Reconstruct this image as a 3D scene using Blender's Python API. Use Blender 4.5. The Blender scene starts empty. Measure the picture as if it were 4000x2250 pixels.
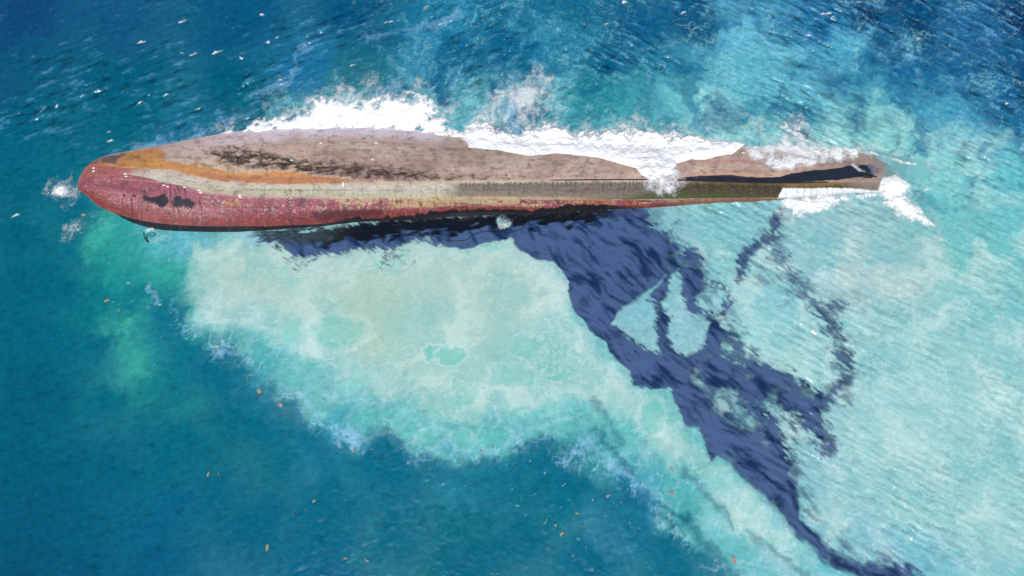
import bpy, math
import numpy as np

# ------------------------------------------------------------------ camera, sky, sun, exposure
SC = bpy.context.scene
COL = SC.collection
TILT = math.radians(15.0)
DIST = 81.3
CZ = DIST * math.cos(TILT)
CY = -DIST * math.sin(TILT)
cam_d = bpy.data.cameras.new('camera')
cam_d.sensor_width = 36.0
cam_d.lens = 24.0
cam_d.clip_end = 20000
cam = bpy.data.objects.new('camera', cam_d)
COL.objects.link(cam)
cam.location = (0, CY, CZ)
cam.rotation_euler = (TILT, 0, 0)
SC.camera = cam

SUN_EL, SUN_AZ = math.radians(60), math.radians(190)    # azimuth clockwise from +Y (the far side of the ship)
w = bpy.data.worlds.new('World')
SC.world = w
w.use_nodes = True
nt = w.node_tree
sky = nt.nodes.new('ShaderNodeTexSky')
sky.sky_type = 'NISHITA'
sky.sun_disc = False
sky.sun_elevation = SUN_EL
sky.sun_rotation = SUN_AZ
bg = nt.nodes['Background']
bg.inputs['Strength'].default_value = 0.07
nt.links.new(sky.outputs[0], bg.inputs['Color'])
sun_d = bpy.data.lights.new('sun', 'SUN')
sun_d.energy = 3.9
sun_d.angle = math.radians(0.5)
sun_d.color = (1.0, 0.965, 0.92)
sun = bpy.data.objects.new('sun', sun_d)
COL.objects.link(sun)
sun.rotation_euler = (-(math.pi / 2 - SUN_EL), 0, -SUN_AZ)
sun.location = (0, 0, 120)
SC.view_settings.view_transform = 'Standard'
SC.view_settings.look = 'None'
SC.view_settings.exposure = 0.0
SC.view_settings.gamma = 1.0
SC.cycles.transparent_max_bounces = 16

# ------------------------------------------------------------------ helpers
F = np.float32
ct, st = math.cos(TILT), math.sin(TILT)
FW, FH, TH = 2576.0, 1449.0, 0.75


def unproj(px, py, z=0.0):
    """A spot of the photograph (2576 wide) at height z, as a point of the place."""
    px = np.asarray(px, float); py = np.asarray(py, float)
    u = (px - FW / 2) / (FW / 2) * TH
    v = -(py - FH / 2) / (FW / 2) * TH
    dy = v * ct + st
    dz = v * st - ct
    t = (z - CZ) / dz
    return u * t, CY + dy * t


def W(pts):
    a = np.array(pts, float)
    x, y = unproj(a[:, 0], a[:, 1], 0.0)
    return np.stack([x, y], 1)


rng = np.random.RandomState(7)
PERM = np.concatenate([rng.permutation(256)] * 2).astype(np.int32)
ANG = rng.rand(256) * 2 * math.pi
GX, GY = np.cos(ANG).astype(F), np.sin(ANG).astype(F)


def perlin(x, y, seed=0):
    x = np.asarray(x, F) + F(seed * 17.31 + 1000.3)
    y = np.asarray(y, F) + F(seed * 9.73 + 1000.7)
    xf = np.floor(x); yf = np.floor(y)
    xi = xf.astype(np.int32) & 255; yi = yf.astype(np.int32) & 255
    x = x - xf; y = y - yf
    a = PERM[xi] + yi; b = PERM[(xi + 1) & 255] + yi
    def g(h, dx, dy):
        h = PERM[h & 511] if False else PERM[h % 512]
        return GX[h] * dx + GY[h] * dy
    u = x * x * x * (x * (x * 6 - 15) + 10); v = y * y * y * (y * (y * 6 - 15) + 10)
    n0 = g(a, x, y); n1 = g(b, x - 1, y)
    n2 = g(a + 1, x, y - 1); n3 = g(b + 1, x - 1, y - 1)
    n0 = n0 + u * (n1 - n0); n2 = n2 + u * (n3 - n2)
    return (n0 + v * (n2 - n0)) * F(1.45)


def fbm(x, y, size, octs=4, seed=0, gain=0.55):
    s = F(1.0 / size); t = 0; a = 1.0; n = 0
    for k in range(octs):
        t = t + F(a) * perlin(x * s, y * s, seed + k * 3)
        n += a * a; a *= gain; s *= F(2.03)
    return t / F(math.sqrt(n))            # about +-1, sd about 0.35


def aniso(x, y, deg, long, short, octs=3, seed=0, gain=0.55):
    c, s = math.cos(math.radians(deg)), math.sin(math.radians(deg))
    return fbm((x * c + y * s) * F(short / long), -x * s + y * c, short, octs, seed, gain)


def ss(a, b, x):
    t = np.clip((x - a) / (b - a), 0, 1)
    return t * t * (3 - 2 * t)


def seg_dist(X, Y, P, closed):
    n = len(P)
    d = np.full(X.shape, 1e9, F)
    inside = np.zeros(X.shape, bool)
    for i in range(n if closed else n - 1):
        ax, ay = P[i]; bx, by = P[(i + 1) % n]
        ex, ey = bx - ax, by - ay
        L = ex * ex + ey * ey + 1e-12
        t = np.clip(((X - F(ax)) * F(ex) + (Y - F(ay)) * F(ey)) / F(L), 0, 1)
        dx = X - F(ax) - t * F(ex); dy = Y - F(ay) - t * F(ey)
        d = np.minimum(d, dx * dx + dy * dy)
        if closed and ay != by:
            c = ((ay > Y) != (by > Y)) & (X < F(ex) * (Y - F(ay)) / F(by - ay) + F(ax))
            inside ^= c
    d = np.sqrt(d)
    return np.where(inside, d, -d) if closed else d


def sdf(X, Y, pts, margin=6.0, closed=True):
    """Signed distance in metres (positive inside); for lines the plain distance. Far away: clipped."""
    P = W(pts)
    lo = P.min(0) - margin; hi = P.max(0) + margin
    sel = (X > lo[0]) & (X < hi[0]) & (Y > lo[1]) & (Y < hi[1])
    out = np.full(X.shape, -margin if closed else margin, F)
    if sel.any():
        out[sel] = seg_dist(X[sel], Y[sel], P, closed)
    return out


def lin(c):
    c = np.asarray(c, float) / 255.0
    return np.where(c <= 0.04045, c / 12.92, ((c + 0.055) / 1.055) ** 2.4).astype(F)


GAINL = F(0.86)          # surface colour for the tone it has in daylight


def rgb(r, g, b):
    return lin((r, g, b)) * GAINL


def mix(c, col, m):
    m = np.clip(m, 0, 1)[..., None].astype(F)
    return c * (1 - m) + np.asarray(col, F) * m


def grid_faces(nr, nc):
    i = np.arange((nr - 1) * (nc - 1))
    r = i // (nc - 1); c = i % (nc - 1)
    a = r * nc + c
    return np.stack([a, a + 1, a + nc + 1, a + nc], 1)


def mesh_obj(name, V, FA, mat=None, parent=None, cols=None, attrs=None, smooth=True):
    me = bpy.data.meshes.new(name)
    n, m, k = len(V), len(FA), FA.shape[1]
    me.vertices.add(n)
    me.vertices.foreach_set('co', np.ascontiguousarray(V, F).ravel())
    me.loops.add(m * k)
    me.loops.foreach_set('vertex_index', np.ascontiguousarray(FA, np.int32).ravel())
    me.polygons.add(m)
    me.polygons.foreach_set('loop_start', np.arange(0, m * k, k, dtype=np.int32))
    me.polygons.foreach_set('loop_total', np.full(m, k, np.int32))
    if smooth:
        me.polygons.foreach_set('use_smooth', np.ones(m, bool))
    me.update(calc_edges=True)
    for nm, c in (cols or {}).items():
        at = me.attributes.new(nm, 'FLOAT_COLOR', 'POINT')
        at.data.foreach_set('color', np.concatenate([c, np.ones((n, 1))], 1).astype(F).ravel())
    for nm, c in (attrs or {}).items():
        at = me.attributes.new(nm, 'FLOAT', 'POINT')
        at.data.foreach_set('value', np.ascontiguousarray(c, F).ravel())
    o = bpy.data.objects.new(name, me)
    COL.objects.link(o)
    if mat:
        me.materials.append(mat)
    if parent:
        o.parent = parent
    return o


def sub_mesh(name, V, FA, keepv, mat, cols=None, attrs=None, parent=None):
    kf = keepv[FA].any(1)
    FB = FA[kf]
    used = np.zeros(len(V), bool); used[FB.ravel()] = True
    idx = np.cumsum(used) - 1
    return mesh_obj(name, V[used], idx[FB], mat, parent,
                    {k: c[used] for k, c in (cols or {}).items()},
                    {k: c[used] for k, c in (attrs or {}).items()})


def tag(o, label=None, cat=None, group=None, kind=None):
    if label: o['label'] = label
    if cat: o['category'] = cat
    if group: o['group'] = group
    if kind: o['kind'] = kind
    return o


# ------------------------------------------------------------------ materials
class NT:
    def __init__(s, name):
        s.m = bpy.data.materials.new(name); s.m.use_nodes = True
        s.t = s.m.node_tree; s.b = s.t.nodes['Principled BSDF']; s.out = s.t.nodes['Material Output']
    def n(s, typ, **k):
        nd = s.t.nodes.new('ShaderNode' + typ)
        for a, v in k.items(): setattr(nd, a, v)
        return nd
    def l(s, a, b): s.t.links.new(a, b)
    def attr(s, name):
        return s.n('Attribute', attribute_name=name)
    def noise(s, scale, detail=4, rough=0.6, stretch=None, rotz=0):
        g = s.n('NewGeometry'); mp = s.n('Mapping'); no = s.n('TexNoise')
        s.l(g.outputs['Position'], mp.inputs['Vector'])
        mp.inputs['Rotation'].default_value[2] = rotz
        if stretch: mp.inputs['Scale'].default_value = stretch
        s.l(mp.outputs[0], no.inputs['Vector'])
        no.inputs['Scale'].default_value = scale
        no.inputs['Detail'].default_value = detail; no.inputs['Roughness'].default_value = rough
        return no.outputs['Fac']
    def ramp(s, src, lo, hi, a=0.0, b=1.0):
        r = s.n('MapRange'); s.l(src, r.inputs['Value'])
        for i, v in zip(('From Min', 'From Max', 'To Min', 'To Max'), (lo, hi, a, b)):
            r.inputs[i].default_value = v
        return r.outputs[0]
    def math(s, op, a, b):
        m = s.n('Math', operation=op)
        for i, v in enumerate((a, b)):
            if isinstance(v, (int, float)): m.inputs[i].default_value = v
            else: s.l(v, m.inputs[i])
        return m.outputs[0]
    def scale_col(s, col, fac):
        v = s.n('VectorMath', operation='SCALE')
        s.l(col, v.inputs[0]); s.l(fac, v.inputs['Scale'])
        return v.outputs[0]
    def bump(s, src, strength, dist):
        b = s.n('Bump'); b.inputs['Strength'].default_value = strength; b.inputs['Distance'].default_value = dist
        s.l(src, b.inputs['Height']); s.l(b.outputs[0], s.b.inputs['Normal'])


def water_mat():
    k = NT('sea_water')
    a = k.attr('tint')
    n1 = k.noise(3.2, 4, 0.6, (0.55, 1.5, 1), math.radians(-20))
    c = k.scale_col(a.outputs['Color'], k.ramp(n1, 0.25, 0.75, 0.93, 1.07))
    k.l(c, k.b.inputs['Base Color'])
    k.b.inputs['Roughness'].default_value = 0.2
    k.b.inputs['Specular IOR Level'].default_value = 0.3
    k.b.inputs['IOR'].default_value = 1.33
    n2 = k.noise(1.6, 5, 0.62, (0.7, 1.5, 1), math.radians(-25))
    k.bump(n2, 0.11, 0.2)
    return k.m


def oil_mat():
    k = NT('crude_oil')
    a = k.attr('tint')
    k.l(a.outputs['Color'], k.b.inputs['Base Color'])
    k.b.inputs['Roughness'].default_value = 0.09
    k.b.inputs['IOR'].default_value = 1.75
    n2 = k.noise(0.9, 2, 0.45, (0.7, 1.5, 1), math.radians(40))
    k.bump(n2, 0.12, 0.25)
    k.l(k.attr('cover').outputs['Fac'], k.b.inputs['Alpha'])
    return k.m


def foam_mat(name, grain, gain):
    k = NT(name)
    k.b.inputs['Base Color'].default_value = (0.83, 0.85, 0.87, 1)
    k.b.inputs['Roughness'].default_value = 0.85
    k.b.inputs['Specular IOR Level'].default_value = 0.2
    cv = k.attr('cover').outputs['Fac']
    n = k.noise(grain, 4, 0.7)
    s = k.math('SUBTRACT', k.math('MULTIPLY', cv, 1.0 + gain), k.math('MULTIPLY', k.ramp(n, 0.3, 0.7), gain))
    k.l(k.ramp(s, 0.0, 1.0), k.b.inputs['Alpha'])
    k.bump(k.noise(3.0, 5, 0.65), 0.15, 0.2)
    return k.m


def hull_mat():
    k = NT('weathered_hull_paint')
    a = k.attr('tint')
    n1 = k.noise(4.5, 6, 0.72)
    n2 = k.noise(1.1, 3, 0.6, (0.4, 1.6, 1))
    f = k.math('MULTIPLY', k.ramp(n1, 0.3, 0.7, 0.80, 1.2), k.ramp(n2, 0.3, 0.7, 0.92, 1.08))
    k.l(k.scale_col(a.outputs['Color'], f), k.b.inputs['Base Color'])
    k.b.inputs['Roughness'].default_value = 0.62
    k.bump(n1, 0.35, 0.06)
    return k.m


def plain_mat(name, col, rough=0.7, var=0.25, scale=8):
    k = NT(name)
    r = k.n('RGB'); r.outputs[0].default_value = (*col, 1)
    k.l(k.scale_col(r.outputs[0], k.ramp(k.noise(scale, 3), 0.3, 0.7, 1 - var, 1 + var)), k.b.inputs['Base Color'])
    k.b.inputs['Roughness'].default_value = rough
    return k.m


M_SEA, M_OIL, M_HULL = water_mat(), oil_mat(), hull_mat()
M_FOAM = foam_mat('white_foam', 6.0, 0.25)
M_FILM = foam_mat('aerated_water', 4.0, 0.2)
M_FILM.node_tree.nodes['Principled BSDF'].inputs['Base Color'].default_value = (*[float(q) for q in rgb(120, 188, 190)], 1)
M_WASH = foam_mat('running_wash', 3.0, 0.35)

# ------------------------------------------------------------------ sea sheet: fine where seen, coarse to the horizon
STEP = 0.125
xs = np.arange(-76, 76 + 1e-6, STEP); ys = np.arange(-38, 48 + 1e-6, STEP)
geo = np.cumsum(0.2 * 1.28 ** np.arange(32))
GXS = np.concatenate([-76 - geo[::-1], xs, 76 + geo]); GYS = np.concatenate([-38 - geo[::-1], ys, 48 + geo])
X2, Y2 = np.meshgrid(GXS.astype(F), GYS.astype(F))
SHP = X2.shape
X, Y = X2.ravel(), Y2.ravel()
XN = np.clip(X, -90, 90); YN = np.clip(Y, -50, 62)      # the open sea beyond repeats the edge tone
fade = ss(0, 60, np.maximum(np.abs(X) - 80, np.maximum(Y - 52, -Y - 42)))

SAMPLES = [  # photo position and the tone of the water there
 (50,50,15,75,130),(300,50,20,90,140),(600,50,10,90,140),(900,50,5,85,135),(1130,50,30,125,168),(1250,60,20,105,150),(1400,50,25,112,152),(1600,50,15,95,145),(1750,40,10,85,135),(1880,60,85,170,205),(2050,50,35,115,168),(2150,40,10,70,125),(2300,50,10,70,120),(2450,50,35,105,160),(2576,60,5,50,105),
 (50,200,15,90,135),(300,200,5,95,135),(600,200,5,95,135),(760,170,30,115,165),(900,200,5,90,130),(1150,190,20,105,150),(1300,170,15,105,148),(1500,150,15,100,145),(1500,250,40,135,158),(1680,190,25,118,160),(1850,190,80,170,192),(2000,170,75,165,190),(2020,290,45,130,165),(2150,170,45,130,170),(2300,200,30,110,165),(2450,220,20,95,150),(2576,230,10,70,125),(2100,110,70,160,195),(2260,150,15,85,140),
 (50,330,5,100,140),(300,320,5,100,135),(450,340,25,110,150),(620,270,10,100,135),(900,215,45,140,155),(1180,280,45,140,160),(1430,270,40,135,155),(1600,290,60,155,168),(1750,270,105,190,200),(1880,290,65,155,178),(1900,340,110,190,195),(2050,330,110,190,195),(2200,330,115,195,195),(2400,330,60,150,185),(2400,420,112,195,198),(2576,330,35,115,165),(2500,250,20,100,155),(2250,260,70,155,185),
 (50,450,5,100,135),(150,420,8,105,140),(200,540,8,105,140),(2400,480,112,196,198),(2576,450,100,190,200),(2490,380,90,175,195),
 (50,600,5,100,135),(170,620,8,108,140),(250,600,60,172,160),(330,600,45,155,158),(420,600,85,180,190),(1700,560,145,202,205),(1800,560,130,195,200),(1900,560,135,195,205),(2050,570,150,200,205),(2150,620,165,205,205),(2280,600,150,200,200),(2400,600,118,196,196),(2576,600,112,196,200),
 (50,750,0,100,135),(230,750,5,112,140),(300,690,35,150,155),(400,690,50,165,160),(400,760,20,132,148),(480,690,110,190,190),(270,720,8,118,142),(330,745,10,122,145),(420,800,40,150,155),(600,700,192,223,215),(520,760,180,218,212),(750,730,192,224,214),(900,750,198,224,210),(1100,700,192,223,214),(1250,660,192,220,212),(1350,750,178,216,210),(1600,750,140,200,208),(1900,700,150,206,208),(2050,700,140,195,205),(2150,680,188,214,210),(2250,720,185,215,208),(2450,750,150,208,208),(2576,750,140,205,205),
 (50,860,0,100,135),(250,860,5,105,140),(340,810,62,178,162),(400,860,60,175,162),(480,890,25,138,148),(600,830,170,215,213),(720,830,165,215,212),(820,850,125,200,195),(950,850,175,218,206),(1000,950,178,218,205),(1200,850,170,220,212),(1330,850,150,212,215),(1400,900,140,208,208),(1480,880,170,215,210),(1700,850,160,212,215),(1900,850,160,215,215),(2100,850,165,215,215),(2000,780,140,205,210),(2300,850,165,215,212),(2500,860,150,208,208),
 (50,1000,0,95,130),(300,1000,5,108,140),(440,970,20,130,145),(560,950,5,110,140),(660,960,75,170,180),(800,960,135,203,200),(900,980,165,214,212),(1100,930,172,220,208),(1250,960,150,212,205),(1300,1050,120,200,200),(1450,1020,130,203,200),(1570,1000,178,218,208),(1650,1060,150,212,202),(1600,1080,165,216,208),(1900,1000,150,205,212),(2000,930,165,215,212),(2300,1000,170,218,215),(2500,1000,165,215,212),
 (50,1150,0,95,130),(400,1150,5,105,140),(640,1080,5,108,138),(760,1090,40,140,160),(850,1100,60,155,180),(950,1130,60,160,175),(1050,1110,130,205,205),(1170,1120,85,180,180),(1150,1180,50,148,172),(1230,1160,30,135,155),(1330,1130,15,120,140),(1450,1150,40,140,155),(1540,1110,120,198,195),(1560,1200,60,150,180),(1700,1160,165,216,210),(2050,1150,155,205,210),(2200,1150,165,215,212),(2500,1150,160,212,210),(1000,1200,10,108,145),(160,1000,2,98,133),(170,1150,2,97,134),(170,1300,2,94,134),(200,1420,2,90,132),(150,860,2,102,137),(150,720,3,104,138),(280,1220,4,100,138),(560,1050,5,106,138),(700,1150,3,106,138),(520,1240,4,103,140),(850,1240,4,106,142),(1000,1330,4,106,142),(640,1300,4,102,142),(1300,1220,6,110,140),(1300,1360,4,106,142),(450,1090,5,108,140),
 (50,1300,0,90,130),(400,1300,5,100,145),(800,1300,5,105,145),(1150,1300,5,108,138),(1400,1280,5,112,145),(1600,1260,50,140,190),(1690,1320,10,110,140),(1700,1230,70,165,170),(1740,1290,55,155,160),(1850,1290,145,212,218),(1950,1380,140,208,222),(2100,1300,150,205,208),(2300,1300,165,215,212),(2500,1300,165,215,212),
 (50,1430,0,85,125),(400,1430,5,95,140),(800,1430,0,100,145),(1200,1430,0,105,140),(1500,1430,0,105,145),(1680,1400,8,112,148),(1790,1400,45,145,155),(1880,1430,110,185,195),(2040,1440,120,195,220),(2150,1400,120,180,200),(2300,1420,130,195,212),(2500,1430,150,205,210),
]
S = np.array(SAMPLES, float)
_k = np.clip((S[:, 2:3] - 90) / 85, 0, 1) * np.where(S[:, 0:1] < 1750, 1.0, .4)                      # the milky tones read too pale by eye
S[:, 2:5] = S[:, 2:5] * (1 - _k * (1 - np.array([.86, .90, .95])))
_d = np.clip((60 - S[:, 2:3]) / 50, 0, 1)
S[:, 2:5] = S[:, 2:5] * (1 - _d * (1 - np.array([1., 1.0, .94])))
# beyond the frame the same waters run on
EXT = [(-500,300,10,80,130),(-500,900,2,95,130),(-300,1600,0,85,125),(700,1800,0,95,138),(1500,1800,0,105,142),(2300,1750,130,198,210),(3000,1600,150,205,210),(3000,900,145,205,205),(3000,500,80,170,190),(3000,100,10,65,120),(2200,-300,12,75,130),(1300,-300,15,95,145),(400,-300,15,80,130)]
S = np.concatenate([S, np.array(EXT, float)])
SW = W(S[:, :2]); SL = lin(S[:, 2:5]) * GAINL

PLUME = [(480,615),(560,600),(720,610),(760,650),(900,640),(1000,600),(1180,600),(1300,615),(1400,680),(1430,720),(1440,790),(1500,850),(1530,900),(1590,970),(1690,1000),(1720,1070),(1800,1140),(1900,1230),(1990,1340),(2060,1460),(1960,1460),(1880,1370),(1800,1260),(1720,1190),(1640,1120),(1560,1060),(1480,1030),(1400,1020),(1290,1050),(1200,1070),(1100,1070),(1010,1040),(930,990),(850,960),(760,900),(690,880),(620,840),(540,845),(490,800),(462,720)]
wx = fbm(XN, YN, 11, 6, 1, 0.62) * F(3.2); wy = fbm(XN, YN, 11, 6, 2, 0.62) * F(3.2)
wfx = fbm(XN, YN, 2.4, 5, 3, 0.66) * F(0.7); wfy = fbm(XN, YN, 2.4, 5, 4, 0.66) * F(0.7)
XW, YW = XN + wx + wfx, YN + wy + wfy

acc = np.zeros((X.size, 3), F); wsum = np.zeros(X.size, F)
for (sx, sy), c in zip(SW, SL):
    d2 = (XW - F(sx)) ** 2 + (YW - F(sy)) ** 2 + F(2.0)
    k = d2 ** F(-1.75)
    acc += k[:, None] * c; wsum += k
base = acc / wsum[:, None]

# zones with a wave pattern of their own
zr = ss(5, 30, X + 0.35 * Y)                                # right
zt = ss(4, 18, Y)                                           # far
XS, YS = XN + wfx * F(0.3), YN + wfy * F(0.3)
a_left = aniso(XS, YS, 24, 3.4, 0.8, 4, 10)
a_right = aniso(XS, YS, -30, 2.9, 0.62, 4, 14)
a_low = aniso(XS, YS, -58, 4.0, 1.5, 4, 18)
a_fine = aniso(XS, YS, -20, 1.1, 0.45, 3, 25)
gust = 0.45 + 0.75 * ss(-.45, .55, fbm(XN, YN, 13, 3, 30))
wv = gust * (a_left * (1 - zr) * (0.35 + 0.65 * zt) + a_right * zr + a_low * (1 - zr) * (1 - zt) * F(0.55))
lum = (base * np.array([0.25, 0.5, 0.25], F)).sum(1)
bright = ss(0.12, 0.55, lum)
# sea surface heights: real swell and chop
amp = 0.10 + 0.10 * zt + 0.05 * zr
plume0 = ss(-1, 3, sdf(X, Y, PLUME, 9))
Z = amp * wv * F(0.8) * (1 - 0.6 * plume0) + F(0.12) * fbm(XN, YN, 11, 2, 40) + F(0.02) * a_fine * (1 - 0.6 * plume0)
Z = (Z * (1 - fade)).astype(F)

# clouds of aerated water drifting behind the breakers
CLOUD = [
 ([(650,320),(760,220),(900,200),(1050,190),(1150,220),(1300,170),(1420,230),(1450,300),(1200,330)], 4.0, (120,192,205), .75),
 ([(1000,210),(980,120),(1060,60),(1200,20),(1150,100),(1130,180)], 3.5, (70,155,190), .6),
 ([(1230,40),(1420,30),(1500,110),(1400,200),(1290,180)], 4.0, (60,150,185), .5),
 ([(1730,330),(1745,230),(1800,200),(1850,260),(1900,330),(2000,350),(1850,370)], 3.0, (165,222,222), .85),
 ([(1800,250),(1830,120),(1800,40),(1900,0),(1960,60),(2000,170),(2130,240),(2000,300),(1880,220)], 3.5, (105,188,208), .75),
 ([(1950,70),(2080,110),(2140,170),(2060,220),(1960,150)], 3.0, (110,190,210), .6),
 ([(2150,120),(2280,110),(2420,180),(2480,260),(2350,250),(2240,180)], 3.0, (90,170,205), .5),
 ([(2050,330),(2150,260),(2300,290),(2420,360),(2520,440),(2400,480),(2250,420),(2100,380)], 4.0, (150,215,212), .7),
 ([(2020,330),(1960,290),(2000,260),(2080,290)], 2.5, (130,205,210), .6),
]
cl = fbm(XN + wx * .6, YN + wy * .6, 5.5, 6, 45, 0.66)
clf = np.abs(fbm(XN + wfx * 1.2, YN + wfy * 1.2, 2.6, 5, 47, 0.65))
for pts, soft, c_, amt in CLOUD:
    d = sdf(X + wx * F(.6) + wfx, Y + wy * F(.6) + wfy, pts, 7)
    base = mix(base, rgb(*c_), (.5 * ss(-soft, soft * .8, d + cl * 4.0 - 1.0) + .5 * ss(-.5, .7, d + cl * 4.5 - 1.0)) * amt * (0.5 + 0.65 * ss(.26, .0, clf)))
swf = np.abs(fbm(XN + wx * .9 + wfx * .6, YN + wy * .9 + wfy * .6, 4.2, 5, 49, .55))
urz = ss(6, 13, Y) * ss(-24, -8, X)
base = mix(base, rgb(150, 212, 220), ss(.10, .0, swf) * urz * ss(-.3, .4, cl) * .42)
base = mix(base, rgb(130, 200, 212), ss(.07, .0, clf) * urz * .22)
base = mix(base, rgb(6, 78, 128), ss(.1, .6, -fbm(XN + wx * .5, YN + wy * .5, 8, 4, 52, .5)) * ss(13, 22, Y) * ss(5, 20, X) * .5)
base = mix(base, rgb(175, 222, 220), ss(.0, .6, fbm(XN + wx * .7, YN + wy * .7, 6, 5, 53, .55)) * ss(8.5, 11, Y) * ss(25, 18, Y) * ss(18, 26, X) * .5)
deepz = ss(6, 14, Y) * ss(-22, -10, X)
base = mix(base, rgb(8, 95, 140), ss(.10, .55, -cl) * deepz * .55)
base = mix(base, rgb(120, 195, 212), ss(.22, .7, cl) * deepz * ss(.3, .02, clf) * .30)
# crest streaks: aerated water plus painted sky reflections; troughs tinted a little deeper
tl = (1 - zr) * zt
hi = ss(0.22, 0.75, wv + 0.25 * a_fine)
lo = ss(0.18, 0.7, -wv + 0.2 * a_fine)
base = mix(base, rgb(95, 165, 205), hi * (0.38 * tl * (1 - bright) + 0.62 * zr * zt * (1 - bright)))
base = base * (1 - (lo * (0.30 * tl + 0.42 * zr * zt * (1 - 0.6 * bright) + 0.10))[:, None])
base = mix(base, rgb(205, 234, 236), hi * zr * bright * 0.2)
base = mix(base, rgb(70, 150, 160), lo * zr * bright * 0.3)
# thin dark slanting troughs in the milky water on the right
ln = aniso(XS, YS, -33, 3.2, 0.42, 3, 55)
base = mix(base, rgb(60, 125, 135), ss(0.42, 0.85, ln) * zr * bright * 0.28)

# ------------------------------------------------------------------ milky plume edges, boils and lace of foam film
pl = sdf(X + wfx * F(1.3) + wx * F(0.25), Y + wfy * F(1.3) + wy * F(0.25), PLUME, 9)
n_b = fbm(XN, YN, 6, 5, 60, 0.6)
base = mix(base, rgb(158, 206, 202), ss(-0.8, 1.6, pl + n_b * 1.0) * 0.5)
mar = fbm(XN + wx * 1.1 + wfx, (YN + wy * 1.1 + wfy) * F(1.0), 5.5, 4, 62, 0.5)
mrf = np.abs(fbm(XN + wx * .8 + wfx * 1.3, YN + wy * .8 + wfy * 1.3, 3.2, 4, 64, 0.52))
base = mix(base, rgb(168, 206, 196), ss(1.0, 5.0, pl + n_b * 1.5) * 0.5)
inpl = ss(-1.0, 2.0, pl)
base = mix(base, rgb(118, 190, 186), ss(0.0, .6, mar) * inpl * (.35 + .4 * (1 - ss(3, 9, pl))))
base = mix(base, rgb(204, 228, 222), ss(0.0, .6, -mar) * inpl * .55)
base = mix(base, rgb(206, 232, 228), np.exp(-((pl - 1.3) / 1.0) ** 2) * ss(-.4, .3, n_b) * ss(2, 12, np.abs(X + 8)) * .45)
base = mix(base, rgb(200, 230, 230), ss(.10, .0, mrf) * inpl * .5 * (1 - ss(5, 10, pl)))
bx_ = W([(930, 640), (960, 950)])
base = mix(base, rgb(176, 200, 180), np.exp(-((XN - F(bx_[0, 0]) + n_b * 2) / 3.4) ** 2) * ss(1.5, 5, pl) * .55)
base = mix(base, rgb(186, 208, 196), ss(9.5, 3.0, np.abs(Y - 4.5 + n_b * 1.5)) * ss(0, 2.5, pl) * ss(14, 6, X) * .35)
rgt = ss(16, 26, X) * ss(10, 4, Y)
base = mix(base, rgb(112, 184, 192), ss(0.0, .6, mar) * rgt * .55)
base = mix(base, rgb(196, 224, 220), ss(0.05, .6, -mar) * rgt * .5)
base = mix(base, rgb(204, 232, 232), ss(.09, .0, mrf) * rgt * .4)
base = mix(base, rgb(115, 200, 190), ss(0.1, 0.7, n_b + 0.3 * fbm(XN, YN, 2.5, 3, 66)) * ss(-2, 0.5, pl) * (1 - ss(2, 6, pl)) * 0.55)
for (cx, cy, rx, ry, t) in [(850,835,70,40,.5),(1088,890,22,20,.8),(1135,895,30,22,.75),(1640,1050,30,38,.75),(1080,1100,35,20,.6),(1165,1105,30,22,.7),(1010,1080,45,28,.6),(1240,1100,40,25,.5),(940,1060,60,35,.5),(1290,950,60,30,.35),(1330,870,40,30,.4),(2100,905,10,8,0)]:
    c0 = W([(cx, cy)])[0]
    d = np.hypot((XN - c0[0] + wfx) / (rx / 21.0), (YN - c0[1] + wfy) / (ry / 21.0))
    base = mix(base, rgb(118, 200, 190), (1 - ss(0.75, 1.05, d)) * t)
    base = mix(base, rgb(200, 232, 235), np.exp(-((d - 1.15) / 0.16) ** 2) * t * 0.55)
# the turquoise fringe of the plume and the sharp edge to deep water
FRINGE = [(470,640),(455,720),(480,800),(500,860),(560,868),(610,885),(640,925),(690,965),(745,1000),(790,1050),(845,1092),(900,1122),(930,1080),(985,1092),(1030,1140),(1100,1138),(1190,1152),(1250,1140),(1300,1105),(1345,1092),(1400,1130),(1470,1165),(1550,1190),(1640,1265),(1720,1330),(1800,1400),(1880,1470),(6000,1470),(6000,600),(1180,560),(900,600),(600,600)]
swx = fbm(XN, YN, 4.5, 4, 180, .5) * F(1.5); swy = fbm(XN, YN, 4.5, 4, 182, .5) * F(1.5)
fr = sdf(X + swx + wfx * F(.25), Y + swy + wfy * F(.25), FRINGE, 9)
fuzz = ss(-.4, .5, fbm(XN, YN, 7, 2, 184))
sth = ss(0.5, -3.5, Y)
frn = fr + n_b * .5
lft = 1 - ss(-.5, 1.5, sdf(X, Y, [(1224,560),(1290,600),(1390,660),(1431,730),(1500,840),(1600,960),(1690,985),(1776,1110),(1874,1204),(2007,1351),(2177,1460),(6000,1460),(6000,560)], 6))
base = mix(base, rgb(3, 107, 138), ss(.3 + .9 * fuzz, -.5 - 2.2 * fuzz, frn) * ss(-8.5, -2.5, fr) * sth * .8)
base = mix(base, rgb(88, 186, 186), lft * ss(-.3 - 1.6 * fuzz, .6 + 1.6 * fuzz, frn) * (1 - ss(-.5, 2.0, pl)) * sth * (.30 + .3 * ss(-.2, .5, mar)))
base = mix(base, rgb(150, 212, 216), lft * ss(.35, .8, n_b + .6 * mar + .35 * ss(.12, .0, mrf)) * ss(-.2, 1., frn) * (1 - ss(0, 3.0, pl)) * sth * .55)
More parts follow.
